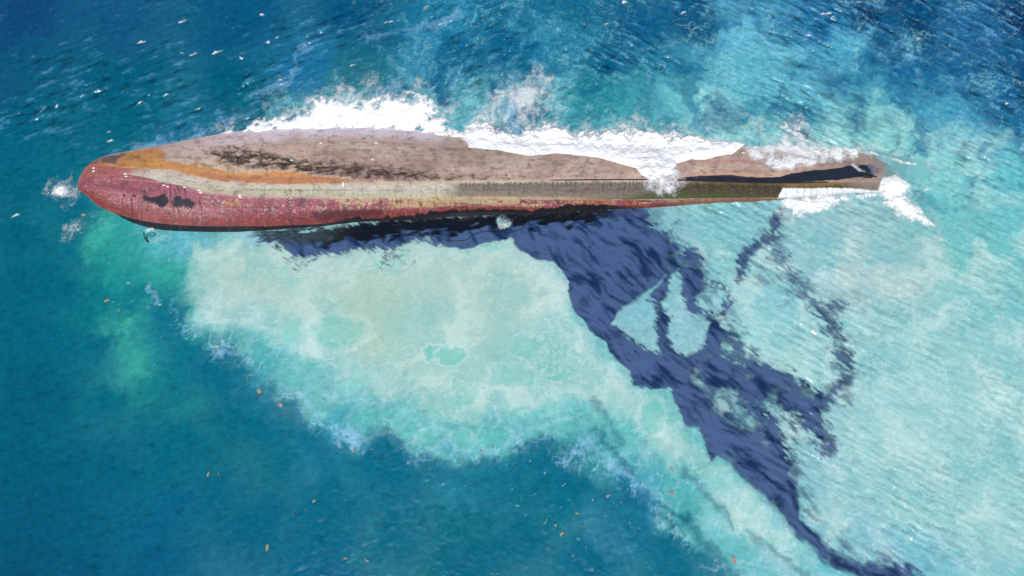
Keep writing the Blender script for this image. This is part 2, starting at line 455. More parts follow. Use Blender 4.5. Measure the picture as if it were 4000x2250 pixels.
# lace
rid = np.abs(fbm(XN + wfx * 2, YN + wfy * 2, 3.2, 4, 70, 0.6))
rid2 = np.abs(fbm(XN + wfx, YN + wfy, 1.5, 3, 76, 0.6))
low = ss(9, 5, -Y + 0 * X) if False else ss(2, -4, Y)
band = np.maximum(np.exp(-((fr - .1) / 1.1) ** 2), .6 * np.exp(-((pl + .4) / 1.6) ** 2)) * ss(1.0, -5.0, Y)
rid3 = np.abs(fbm(XN + swx * 1.2, YN + swy * 1.2, 3.6, 4, 186, 0.5))
lace = .9 * ss(0.085, 0.0, rid3) + .35 * ss(0.09, 0.01, rid) + 0.2 * ss(0.09, 0.01, rid2)
base = mix(base, rgb(165, 212, 236), lace * band * 0.62)
base = mix(base, rgb(205, 234, 238), lace * ss(-1, 2, pl) * (1 - ss(3, 8, pl)) * 0.25)
FILMS = [  # long strings of foam film: photo points, half width, strength
 ([(760,1000),(790,1040),(830,1075),(870,1090),(905,1110),(860,1120)], .55, .75),
 ([(1030,1160),(1100,1130),(1180,1135),(1230,1145),(1290,1110),(1360,1075)], .5, .5),
 ([(1420,1180),(1450,1140),(1430,1160),(1405,1170)], .5, .6),
 ([(1480,1110),(1560,1180),(1620,1230),(1680,1260),(1650,1290)], 1.1, .45),
 ([(370,730),(385,715),(380,740),(388,765)], .5, .55),
 ([(440,830),(470,828),(500,840)], .3, .6),
 ([(520,870),(560,880),(600,878)], .6, .5),
 ([(420,600),(480,610),(450,630)], 1.0, .45),
 ([(440,590),(520,598),(620,600),(700,602)], .8, .5),
 ([(230,540),(260,560),(300,572)], .5, .4),
 ([(760,120),(750,160),(735,200),(690,215),(640,240)], 1.2, .4),
 ([(560,305),(590,290),(570,320),(480,345),(400,360),(350,370)], 1.1, .45),
 ([(930,95),(1000,75),(1060,70),(1110,60),(1150,30)], 1.0, .35),
 ([(1000,210),(960,240),(900,230)], 1.2, .4),
 ([(1290,260),(1280,300),(1300,330)], .9, .6),
]
for pts, wd, amt in FILMS:
    d = sdf(X + wfx * F(1.6), Y + wfy * F(1.6), pts, 6, False)
    base = mix(base, rgb(150, 200, 238), ss(1.5, 0.0, d / wd + n_b * 0.8 + ss(0.0, 0.2, rid2) * 0.6) * amt)
# long troughs running with the current at lower right
for pts in [[(1500,1090),(1560,1150),(1640,1260),(1720,1310)],[(1580,1250),(1650,1300),(1700,1330)],[(1880,1330),(1960,1400),(2030,1449)],[(1490,1000),(1540,1070),(1560,1110)],[(1720,1190),(1790,1250),(1850,1330)],[(1700,1290),(1800,1390),(1850,1449)]]:
    d = sdf(X + wfx, Y + wfy, pts, 4, False)
    base = mix(base, rgb(10, 95, 125), ss(0.7, 0.0, d + n_b * 0.5) * 0.5)
# flecks
fl = perlin(XN * F(2.3), YN * F(2.3), 90) + 0.5 * perlin(XN * F(5), YN * F(5), 91)
zone = np.exp(-((XN - 8) / 14) ** 2 - ((YN + 22) / 6) ** 2) + np.exp(-((XN - 0) / 12) ** 2 - ((YN - 33) / 9) ** 2) * 0.7 + np.exp(-((XN + 40) / 9) ** 2 - ((YN + 3) / 9) ** 2) * 0.6
base = mix(base, rgb(190, 225, 238), ss(0.86, 1.0, fl) * zone * 0.85)
base = base * (1 + (0.15 * fbm(XN, YN, 0.8, 3, 95) + 0.09 * perlin(XN * F(3.6), YN * F(3.6), 97) - .16 * ss(.35, .75, aniso(XN, YN, 10, 2.2, .9, 3, 99))) * (1 - .75 * inpl) * (1 - .5 * rgt))[:, None]
base = np.maximum(base - np.array([.001, .010, .024], F), F(0.0008))
base = base.astype(F)

SV = np.stack([X, Y, Z], 1)
SF = grid_faces(*SHP)
sea = mesh_obj('sea', SV, SF, M_SEA, cols={'tint': base})
tag(sea, kind='structure')

# ------------------------------------------------------------------ crude oil on the water
OIL = [(690,600),(740,590),(800,580),(860,570),(1000,550),(1200,540),(1400,525),(1624,518),(1639,566),(1677,589),(1688,611),(1715,619),(1749,627),(1768,653),(1771,687),(1775,725),(1745,750),(1767,781),(1813,819),(1847,857),(1813,853),(1824,891),(1873,925),(1911,906),(1964,936),(2017,959),(2073,993),(2085,1027),(2060,1030),(2094,1147),(2075,1128),(2044,1083),(2007,1040),(1970,1030),(1930,1000),(1912,1020),(1961,1070),(1984,1136),(1999,1166),(1984,1189),(1999,1215),(2007,1264),(2018,1310),(2052,1340),(2063,1370),(2120,1396),(2177,1424),(2290,1419),(2320,1460),(2177,1460),(2120,1430),(2063,1404),(2044,1378),(2007,1351),(1973,1298),(1924,1253),(1874,1204),(1844,1170),(1806,1143),(1784,1162),(1776,1113),(1754,1083),(1723,1068),(1711,1030),(1696,1008),(1688,982),(1632,978),(1594,963),(1586,936),(1556,917),(1530,883),(1526,853),(1488,830),(1469,804),(1443,785),(1431,744),(1431,710),(1420,687),(1390,660),(1348,649),(1318,634),(1288,600),(1240,608),(1180,622),(1130,624),(1080,606),(1040,600),(1000,625),(930,622),(870,632),(800,640),(760,650),(722,632)]
HOLE1 = [(1673,694),(1632,730),(1601,755),(1556,781),(1537,812),(1552,830),(1594,861),(1639,883),(1665,895),(1658,861),(1650,815),(1650,778),(1635,747)]
HOLE2 = [(1688,694),(1711,675),(1718,710),(1722,747),(1730,781),(1767,793),(1785,815),(1771,846),(1767,880),(1726,902),(1696,880),(1680,853),(1684,804),(1662,770),(1680,740)]
HOLE3 = [(1742,940),(1800,985),(1850,1000),(1930,1060),(1940,1090),(1870,1070),(1820,1040),(1790,1000),(1750,965)]
ofx = fbm(XN, YN, 2.6, 3, 115, 0.45) * F(0.34); ofy = fbm(XN, YN, 2.6, 3, 117, 0.45) * F(0.34)
OX, OY = X + ofx, Y + ofy
dleft = sdf(X, Y, [(1180,615),(1290,600),(1390,660),(1431,730),(1500,840),(1600,960),(1690,985),(1776,1110),(1874,1204),(2007,1351),(2177,1449)], 8, False)
rough_e = ss(1.5, 5.0, dleft)
ragx = aniso(XN, YN, -38, 1.5, 0.34, 3, 120, .6) * (F(0.16) + F(0.55) * rough_e)
oil = sdf(OX + ragx, OY + ragx, OIL, 6)
oil = np.minimum(oil, -sdf(OX + ragx, OY + ragx, HOLE1, 6))
oil = np.minimum(oil, -sdf(OX + ragx, OY + ragx, HOLE2, 6))
h3 = sdf(OX + ragx, OY + ragx, HOLE3, 6)
cover = ss(-0.14, 0.18, oil) * (1 - rough_e) + rough_e * ss(-0.35, 0.45, oil)
soft_right = ss(18, 30, X) * ss(-6, -12, Y)
cover = cover * (1 - soft_right) + soft_right * ss(-0.5, 0.5, oil + 0.35 * a_low)
thin_n = fbm(XN, YN, 3.0, 4, 130)
cover = cover * (1 - 0.9 * ss(-1.0, 1.0, h3 + thin_n * 1.2))
cover = cover * (1 - 0.5 * ss(0.1, 0.6, thin_n) * ss(14, 26, X) * (1 - ss(0, 5, oil)))
# the torn patch where the slick meets the milky water
cover = cover * (1 - 0.8 * ss(0.05, 0.5, aniso(XN, YN, -40, 1.8, 0.6, 3, 133) + 0.3 * thin_n) * np.exp(-((XN - 21.5) / 2.6) ** 2 - ((YN - 4.5) / 2.2) ** 2))
WISPS = [
 ([(1960,540),(1946,565),(1941,582),(1956,590),(1930,602),(1900,618),(1878,632),(1864,660),(1866,690)], .6, .75),
 ([(1953,634),(1980,670),(1998,694),(2028,743),(2070,770),(2125,770)], .6, .6),
 ([(2065,780),(2090,820),(2108,865),(2130,910),(2145,945),(2112,965),(2085,1000),(2070,1030)], .7, .72),
 ([(1771,700),(1805,713),(1828,740),(1837,762),(1828,785),(1809,798),(1780,792)], .35, .7),
 ([(1810,820),(1870,900),(1950,960),(2030,1010)], 1.2, .7),
 ([(1440,640),(1300,615)], .3, .3),
 ([(1700,560),(1690,590),(1700,620)], .25, .5),
 ([(980,640),(1010,650),(1040,660)], .2, .4),
 ([(720,632),(745,660),(760,672),(800,650)], .2, .45),
 ([(940,620),(975,640),(965,660),(1000,655)], .22, .5),
 ([(2000,1010),(2050,1060),(2080,1120)], 1.0, .7),
]
for pts, wd, amt in WISPS:
    d = sdf(OX + ragx * F(1.5), OY + ragx * F(1.5), pts, 5, False)
    cover = np.maximum(cover, amt * ss(1.45, 0.0, d / wd + 1.1 * aniso(XN, YN, -40, 2.2, 0.7, 3, 140)))
THIN = [([(1690,985),(1800,935),(1900,918),(2010,955),(2105,955),(2125,1010),(2085,1060),(2030,1100),(2010,1200),(2040,1300),(2110,1370),(2320,1430),(2320,1470),(2170,1460),(2010,1340),(1930,1240),(1850,1150),(1770,1050)], 1.6, .5),
        ([(1640,540),(1720,600),(1770,640),(1790,720),(1850,760),(1850,870),(1780,840),(1740,760),(1700,690)], 1.2, .35),
        ([(1930,560),(1975,560),(1960,640),(2010,690),(2080,750),(2140,760),(2120,830),(2160,940),(2110,1010),(2060,900),(2040,800),(1980,720),(1900,690),(1850,690),(1880,620)], 1.3, .42)]
st1 = aniso(XN + wfx * .5, YN + wfy * .5, -40, 3.2, 0.5, 4, 170, .62)
for pts, soft, amt in THIN:
    d = sdf(OX, OY, pts, 6)
    cover = np.maximum(cover, amt * ss(-soft, soft, d + thin_n * 1.2) * ss(-.15, .55, st1 + .5 * thin_n))
# the spring of clear water beside the hull
c0 = W([(1267, 560)])[0]
dsp = np.hypot((XN - c0[0] + wfx * .7) / 1.1, (YN - c0[1] + wfy * .7) / 0.8) + .35 * fbm(XN, YN, .8, 3, 174)
cover = cover * (.12 + .88 * ss(0.55, 1.25, dsp))
a_oil = aniso(XS + swx * .4, YS + swy * .4, -42, 2.6, 0.62, 3, 150, 0.42) * .8 + aniso(XS, YS, -38, 5.5, 2.2, 2, 152, .5) * .6  # slanting wave facets: sky reflections painted into the oil colour
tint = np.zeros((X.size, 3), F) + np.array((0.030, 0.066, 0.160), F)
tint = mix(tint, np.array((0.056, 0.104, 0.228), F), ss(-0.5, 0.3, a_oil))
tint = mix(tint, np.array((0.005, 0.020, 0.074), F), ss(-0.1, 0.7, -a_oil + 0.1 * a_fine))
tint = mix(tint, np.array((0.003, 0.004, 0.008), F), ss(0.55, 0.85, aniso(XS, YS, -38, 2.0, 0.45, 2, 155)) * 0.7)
# dark reflection of the hull, painted black into the oil beside it
near = sdf(X, Y, [(640,590),(700,592),(800,586),(1000,566),(1200,548),(1400,532),(1560,524),(1640,518)], 6, False)
blk = ss(0.25, -0.25, near - 1.45 - 1.4 * aniso(XN + swx * .3, YN + swy * .3, 10, 2.2, 0.7, 3, 160, 0.45))
blk = blk * ss(-2, -9, np.abs(X + 6) - 24)
tint = mix(tint, np.array((0.002, 0.003, 0.006), F), blk)
leftq = ss(-18, -24, X)
cover = np.maximum(cover, 0.9 * leftq * ss(0.0, 0.3, 0.55 * aniso(XN, YN, 8, 1.6, 0.45, 3, 165) + 0.35 - 0.30 * near) * ss(-33, -29, X) * ss(3, 1.5, near))
tint = mix(tint, np.array((0.035, 0.05, 0.03), F), leftq * ss(2, 0.5, near) * 0.6)
OV = SV.copy(); OV[:, 2] += 0.02
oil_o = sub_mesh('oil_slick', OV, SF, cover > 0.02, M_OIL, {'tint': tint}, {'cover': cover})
tag(oil_o, 'dark blue-black oil slick spreading from the hull across milky water', 'oil slick', kind='stuff')

# ------------------------------------------------------------------ the capsized ship
def cur(pts):
    a = np.array(pts, float)
    return a[:, 0], a[:, 1]


def ev(c, x):
    """Smooth (monotone cubic) curve through the points."""
    px, py = cur(c)
    h = np.diff(px); d = np.diff(py) / h
    m = np.zeros(len(px))
    m[0], m[-1] = d[0], d[-1]
    for i in range(1, len(px) - 1):
        if d[i - 1] * d[i] > 0:
            w1, w2 = 2 * h[i] + h[i - 1], h[i] + 2 * h[i - 1]
            m[i] = (w1 + w2) / (w1 / d[i - 1] + w2 / d[i])
    x = np.clip(x, px[0], px[-1])
    i = np.clip(np.searchsorted(px, x) - 1, 0, len(px) - 2)
    t = (x - px[i]) / h[i]
    return ((2 * t**3 - 3 * t**2 + 1) * py[i] + (t**3 - 2 * t**2 + t) * h[i] * m[i]
            + (-2 * t**3 + 3 * t**2) * py[i + 1] + (t**3 - t**2) * h[i] * m[i + 1])


# lines of the hull in 4000-wide photo coordinates
cT = [(303,722),(306,706),(313,687),(326,664),(345,643),(371,624),(413,609),(478,596),(554,581),(630,568),(743,545),(857,524),(971,509),(1066,501),(1190,492),(1397,487),(1562,493),(1728,515),(1900,535),(2200,545),(2600,556),(2908,566),(3200,575),(3381,588),(3470,618),(3582,650),(3622,682)]
cK1 = [(303,725),(310,708),(330,668),(364,641),(421,646),(478,655),(573,660),(667,664),(724,678),(819,700),(914,714),(1047,720),(1314,717),(1900,708),(2500,703),(3046,716),(3300,712),(3500,712),(3622,690)]
cK2 = [(303,728),(312,722),(340,700),(380,680),(450,680),(554,690),(630,710),(743,731),(857,749),(1047,763),(1314,767),(1894,772),(2438,779),(2700,775),(3046,770),(3260,752),(3440,742),(3560,722),(3622,694)]
cK3 = [(303,732),(312,740),(341,763),(383,799),(455,834),(516,853),(592,868),(705,880),(819,884),(1047,884),(1107,881),(1252,875),(1356,862),(1645,845),(1811,830),(1972,828),(2088,834),(2205,824),(2379,816),(2554,808),(2734,795),(3046,780),(3260,760),(3440,748),(3560,728),(3622,698)]
cK4 = [(303,736),(312,745),(341,769),(383,806),(455,842),(485,860),(523,879),(614,901),(705,907),(857,911),(1047,903),(1107,898),(1273,885),(1397,873),(1645,861),(1894,850),(2049,843),(2205,832),(2476,817),(2554,813),(2734,800),(3046,785),(3260,764),(3440,752),(3560,732),(3622,702)]
zT = [(303,.25),(330,.3),(413,.35),(700,.25),(1000,.0),(1400,-.15),(2000,-.35),(2900,-.12),(3381,-.12),(3622,-.45)]
zK1 = [(303,.35),(320,1.2),(364,2.1),(480,2.9),(700,3.7),(1000,4.1),(1500,4.0),(2000,3.4),(2500,2.4),(2900,1.6),(3200,.95),(3400,.45),(3622,-.35)]
zK3 = [(303,.2),(341,.35),(455,.4),(523,.75),(705,1.0),(1047,.85),(1356,.6),(1811,.45),(2205,.3),(2554,.2),(3046,.1),(3300,.0),(3622,-.4)]
SP = 0.644

NCOL = 1150
tt = np.linspace(0, 1, NCOL)
xcol = 303.2 + (3621.5 - 303.2) * (tt ** 1.0 * (1 - np.exp(-tt * 40)) * 0.985 + 0.015 * tt)
xcol = 303.2 + (3621.5 - 303.2) * np.where(tt < 0.08, tt * tt / 0.16, tt * 1.0 - 0.04 + 0) / 0.96
T_, K1_, K2_, K3_, K4_ = (ev(c, xcol) for c in (cT, cK1, cK2, cK3, cK4))
K1_ = np.maximum(K1_, T_ + 0.5); K2_ = np.maximum(K2_, K1_ + 0.5); K3_ = np.maximum(K3_, K2_ + 0.5); K4_ = np.maximum(K4_, K3_ + 0.5)
zt_, z1_, z3_ = (ev(c, xcol) for c in (zT, zK1, zK3))
z2_ = z3_ + (z1_ - z3_) * 0.80


def section(v, which):
    """Photo row and height for one run of the section, v in 0..1 (rows) for every column."""
    v = v[:, None]
    if which == 'bottom':
        y = T_ + (K1_ - T_) * v
        z = zt_ + (z1_ - zt_) * (v + 0.22 * v * (1 - v) * 2)
    elif which == 'bilge':
        y = K1_ + (K2_ - K1_) * v
        z = z1_ + (z2_ - z1_) * (0.45 * v + 0.55 * v * v)
    elif which == 'side':
        y = K2_ + (K3_ - K2_) * v
        z = z2_ + (z3_ - z2_) * (0.75 * v + 0.25 * v * v)
    else:
        y = K3_ + (K4_ - K3_) * v
        z = z3_ + (-0.25 - z3_) * v
    return y, z


def run(which, n, ext=None):
    v = np.linspace(0, 1, n)
    y, z = section(v, which)
    x = np.repeat(xcol[None, :], n, 0)
    wx_, wy_ = unproj(x * SP, y * SP, z)
    if ext == 'top':        # carry on under the water at the far side
        ex = []
        for k in (3, 2, 1):
            ex.append((wx_[0], wy_[0] + 0.5 * k, z[0] - 0.6 * k, x[0], y[0] - 0.1 * k))
        st_ = [np.stack([e[i] for e in ex]) for i in range(5)]
        wx_, wy_, z, x, y = (np.concatenate([st_[i], a]) for i, a in enumerate((wx_, wy_, z, x, y)))
    if ext == 'low':
        ex = []
        for k in (1, 2, 3):
            ex.append((wx_[-1], wy_[-1] - 0.10 * k, z[-1] - 0.6 * k, x[-1], y[-1] + 0.1 * k))
        st_ = [np.stack([e[i] for e in ex]) for i in range(5)]
        wx_, wy_, z, x, y = (np.concatenate([a, st_[i]]) for i, a in enumerate((wx_, wy_, z, x, y)))
    return wx_, wy_, z, x, y


def pp(pts, z=None):
    return [(x * SP, y * SP) for x, y in pts]


def Apt(*p):   # the three close views the hull was measured from, to 4000-wide positions
    return [(250 + x * .3795, 450 + y * .3795) for x, y in p]


def Bpt(*p):
    return [(900 + x * .4141, 400 + y * .4141) for x, y in p]


def Cpt(*p):
    return [(1700 + x * .3882, 450 + y * .3882) for x, y in p]


def Dpt(*p):
    return [(2600 + x * .4464, 500 + y * .4464) for x, y in p]


def sd4(x, y, pts, closed=True, margin=150.0):
    P = np.array(pts, float)
    lo_, hi_ = P.min(0) - margin, P.max(0) + margin
    sel = (x > lo_[0]) & (x < hi_[0]) & (y > lo_[1]) & (y < hi_[1])
    out = np.full(x.shape, -margin if closed else margin, F)
    if sel.any():
        out[sel] = seg_dist(x[sel].astype(F), y[sel].astype(F), P, closed)
    return out


def col0(x, c):
    return np.zeros(x.shape + (3,), F) + c


def paint_bottom(x, y, v):
    n1 = fbm(x, y, 60, 5, 200, 0.6); n2 = fbm(x, y, 12, 4, 205, 0.7); ns = fbm(x * F(.45), y, 14, 5, 208, 0.72); nf = fbm(x, y, 4, 3, 206, .7)
    dx, dy = fbm(x, y, 40, 4, 210) * 9, fbm(x, y, 40, 4, 211) * 9
    dx = dx + n2 * 3; dy = dy + n2 * 3
    c = col0(x, rgb(172, 148, 134))
    c = mix(c, rgb(192, 160, 158), ss(-0.3, 0.5, n1) * 0.45)
    nl = fbm(x * F(.4), y, 90, 4, 217, .6)
    c = mix(c, rgb(206, 184, 164), ss(.05, .5, nl) * .5)
    c = mix(c, rgb(128, 104, 96), ss(.05, .5, -nl) * .45)
    c = mix(c, rgb(150, 122, 108), ss(0.0, 0.5, ns) * 0.55)
    c = mix(c, rgb(112, 86, 72), ss(0.42, 0.75, ns + nf * 0.35) * 0.55)
    # pale tan towards the bow
    c = mix(c, rgb(216, 192, 168), ss(1350, 800, x + n1 * 120) * 0.85)
    c = mix(c, rgb(196, 160, 120), ss(.1, .5, n1 + n2 * .4) * ss(1150, 800, x) * ss(560, 600, y) * .5)
    c = mix(c, rgb(190, 125, 130), ss(0.25, 0.6, aniso(x, y, 0, 60, 12, 3, 215)) * ss(1250, 800, x) * 0.4)
    c = mix(c, rgb(160, 120, 75), ss(0.05, 0.5, n1 + ns * .4) * ss(1150, 640, x) * 0.55)
    # washed, pinkish white along the far edge
    c = mix(c, rgb(214, 204, 216), ss(72, 4, y - ev(cT, x) + n1 * 14 + n2 * 5) * ss(700, 1000, x) * ss(1800, 1650, x) * 1.0)
    c = mix(c, rgb(196, 170, 172), ss(120, 20, y - ev(cT, x) + n1 * 14) * ss(1250, 900, x) * 0.5)
    # dark weed
    DK = Apt((1450,350),(1700,320),(1950,330)) + Bpt((120,425),(230,430),(500,500),(700,540),(1000,570),(1300,590),(1700,630),(2000,690),(2200,710),(2200,740),(1500,740),(1100,705),(700,690),(600,655),(200,640),(0,620)) + Apt((2108,570),(1850,560),(1600,490))
    d = sd4(x + dx, y + dy, DK)
    core = ss(-8, 22, d)
    dens = ns * 0.8 + nf * 0.45 + aniso(x, y, -8, 60, 14, 3, 220) * 0.6
    c = mix(c, rgb(70, 52, 42), core * ss(-0.45, 0.35, dens + 0.25) * 0.9)
    c = mix(c, rgb(26, 22, 22), core * ss(0.0, 0.45, dens) * 0.85)
    c = mix(c, rgb(90, 68, 55), ss(-34, 8, d + n1 * 14) * ss(0.1, 0.5, ns + nf * .5) * 0.6)
    c = mix(c, rgb(85, 65, 55), ss(26, 8, np.abs(y - 697 + n1 * 4)) * ss(1650, 1750, x) * ss(2150, 1950, x) * ss(-.1, .45, dens) * 0.75)
    c = mix(c, rgb(205, 165, 160), ss(14, 4, np.abs(y - 670 + n1 * 10)) * ss(1650, 1800, x) * ss(2200, 1950, x) * 0.35)
    # bare orange primer
    OR = Apt((480,440),(640,390),(800,355),(960,325),(1070,410),(1000,450),(1250,500),(1600,560),(1750,590),(2050,600)) + Bpt((0,655),(300,650),(600,650),(800,690),(1150,720),(1000,762),(500,780),(0,745)) + Apt((1700,705),(1450,655),(1200,610),(1100,560),(850,560),(700,540),(600,570),(480,530),(300,520),(260,500))
    d = sd4(x + dx * .7, y + dy * .7, OR)
    m = ss(-4, 6, d)
    oc = col0(x, rgb(204, 142, 84))
    oc = mix(oc, rgb(222, 160, 72), ss(-0.2, 0.5, n1) * ss(820, 640, x) * 0.8)
    oc = mix(oc, rgb(176, 116, 88), ss(720, 850, x) * ss(-6, 8, y - (650 + np.clip(x - 700, 0, 200) * .2) + n1 * 6) * 0.85)
    oc = mix(oc, rgb(165, 100, 60), ss(0.1, 0.6, n2 + n1 * .5) * 0.4)
    c = mix(c, oc, m * 0.95)
    c = mix(c, rgb(222, 196, 160), np.exp(-(d / 4.0) ** 2) * ss(-.2, .3, n2) * ss(700, 900, x) * 0.6)
    PU = Apt((390,440),(470,415),(600,395),(640,400),(560,450),(520,505),(400,490))
    c = mix(c, rgb(112, 88, 100), ss(-4, 4, sd4(x + dx * .5, y + dy * .5, PU)) * 0.85)
    # bow plating around the stem
    c = mix(c, rgb(128, 66, 52), ss(430, 345, x + n1 * 10) * 0.7)
    # pale seam beside the chine
    e = ev(cK1, x) - y
    c = mix(c, rgb(214, 180, 156), ss(9, 1.5, e + n2 * 2) * ss(1300, 1500, x) * 0.7)
    # streak of red paint, small scars
    c = mix(c, rgb(190, 105, 115), ss(3.5, 1, np.abs(y - 627 - (x - 2790) * .01 + n2 * 2)) * ss(2650, 2700, x) * ss(3000, 2900, x) * 0.7)
    # black oil lying along the keel towards the stern
    BK = Cpt((1080,655),(1500,650),(2050,645)) + Dpt((60,450),(250,418),(560,410),(800,432),(1000,425),(1100,395),(1300,368),(1500,350),(1620,325),(1720,318),(1800,330),(1830,400),(1800,445),(1700,432),(1500,455),(1300,470),(1000,490),(500,480),(60,472)) + Cpt((2050,668),(1500,672),(1080,664))
    d = sd4(x + dx * .35, y + dy * .25, BK)
    c = mix(c, rgb(200, 150, 115), np.exp(-((d + 7) / 6.0) ** 2) * ss(2600, 2750, x) * 0.6)
    bk = ss(-1.5, 2.5, d)
    bc = col0(x, rgb(24, 24, 40))
    bc = mix(bc, rgb(58, 48, 66), ss(0.1, .5, aniso(x, y, 0, 120, 7, 3, 230)) * ss(3150, 2900, x))
    bc = mix(bc, rgb(16, 28, 44), ss(3050, 3150, x))
    c = mix(c, bc, bk * ss(2050, 2350, x))
    c = mix(c, rgb(95, 108, 138), ss(-4, 6, sd4(x + dx, y + dy, Dpt((1750,315),(1870,320),(1880,380),(1800,400)))) * 0.8)
    c = mix(c, rgb(124, 112, 108), ss(2950, 3350, x + n1 * 40) * 0.75 * (1 - bk))
    c = mix(c, rgb(130, 140, 146), ss(3420, 3560, x + n1 * 30) * 0.6)
    c = mix(c, rgb(50, 45, 50), ss(6, 2, np.hypot(x - 3516, (y - 654) * 1.3) + n2 * 3) * 0.7)
    # plate seams
    c = c * (1 - 0.24 * ss(3.0, .8, np.abs(((x + 40 + 30 * np.sin(np.floor(v * 5) * 7.1)) % 245) - 122)) * (.4 + .8 * ss(-.2, .4, n1)) - 0.22 * ss(1.3, .3, np.abs(((v * 5) % 1) - .5) * 26) * (.3 + .9 * ss(-.3, .4, ns)))[..., None]
    return c


def paint_bilge(x, y, v):
    n1 = fbm(x, y, 60, 5, 240, 0.6); n2 = fbm(x * F(.5), y, 7, 4, 245, 0.7); nv = fbm(x, y * F(.15), 7, 4, 248, .7); nf = fbm(x, y, 4, 3, 249, .7)
    c = col0(x, rgb(206, 198, 184))
    c = mix(c, rgb(186, 184, 150), ss(0.35, 0.7, v + n1 * .3) * ss(500, 900, x) * 0.7)
    c = mix(c, rgb(128, 128, 84), ss(12, 3, np.abs(y - 742 + n1 * 5) + 4) * ss(880, 960, x) * ss(1500, 1200, x) * 0.5)
    c = mix(c, rgb(150, 140, 128), ss(.15, .6, n2 + n1 * .4) * .5)
    c = mix(c, rgb(214, 186, 150), ss(.25, .0, v) * .5)
    g = ss(1740, 1800, x + n1 * 30)
    dark = col0(x, rgb(134, 122, 110))
    dark = mix(dark, rgb(84, 76, 68), ss(0.0, .45, nv + nf * .4) * ss(.95, .4, v) * .8)
    dark = mix(dark, rgb(150, 140, 100), ss(.75, .98, v + n1 * .1) * .7)
    dark = mix(dark, rgb(70, 62, 54), ss(.0, .5, n2 + nf * .5) * .5)
    c = mix(c, dark, g * ss(.06, .16, v + nv * .12))
    # olive weed further aft
    ol = col0(x, rgb(66, 58, 34))
    ol = mix(ol, rgb(104, 96, 52), ss(0., .5, n2 + nf * .6) * .7)
    ol = mix(ol, rgb(120, 104, 40), ss(.22, .05, v + nv * .08) * .8)
    ol = mix(ol, rgb(36, 30, 18), ss(.1, .5, nv) * .5)
    c = mix(c, ol, ss(2470, 2700, x + n1 * 40 + (v - .5) * 200))
    gr = ss(.60, .92, v + n1 * .12 + nf * .14 - .22 * ss(2600, 2330, x)) * ss(2290, 2420, x + nf * 30) * ss(3100, 2700, x)
    c = mix(c, rgb(58, 84, 12), gr * .9)
    c = mix(c, rgb(214, 180, 120), ss(.86, .99, v + nv * .05) * ss(1500, 2000, x) * ss(2330, 2250, x) * .6)
    c = mix(c, rgb(150, 118, 60), ss(3030, 3090, x) * ss(.5, .15, v + nv * .15) * .9)
    c = mix(c, rgb(165, 150, 145), ss(3260, 3400, x) * .8)
    nb = fbm(x, y * 0 + F(3.3), 9, 3, 251, .7)
    c = mix(c, rgb(150, 96, 52), ss(.25, .65, nb + .4 * nv) * ss(.15, .5, v) * ss(700, 900, x) * ss(2450, 2200, x) * .5)
    c = mix(c, rgb(84, 74, 64), ss(2.6, .8, np.abs(((x + 10) % 190) - 95)) * .35)
    c = mix(c, rgb(96, 84, 72), ss(.06, .02, np.abs(v - .52 - n1 * .02)) * ss(-.3, .3, n2) * .4)
    # pale primer at the bow reaches into the pink
    c = mix(c, rgb(168, 84, 86), ss(590, 470, x + n1 * 25 + (v - .5) * 60) * .95)
    c = mix(c, rgb(205, 140, 75), ss(.25, .0, v) * ss(560, 380, x) * .6)
    return c


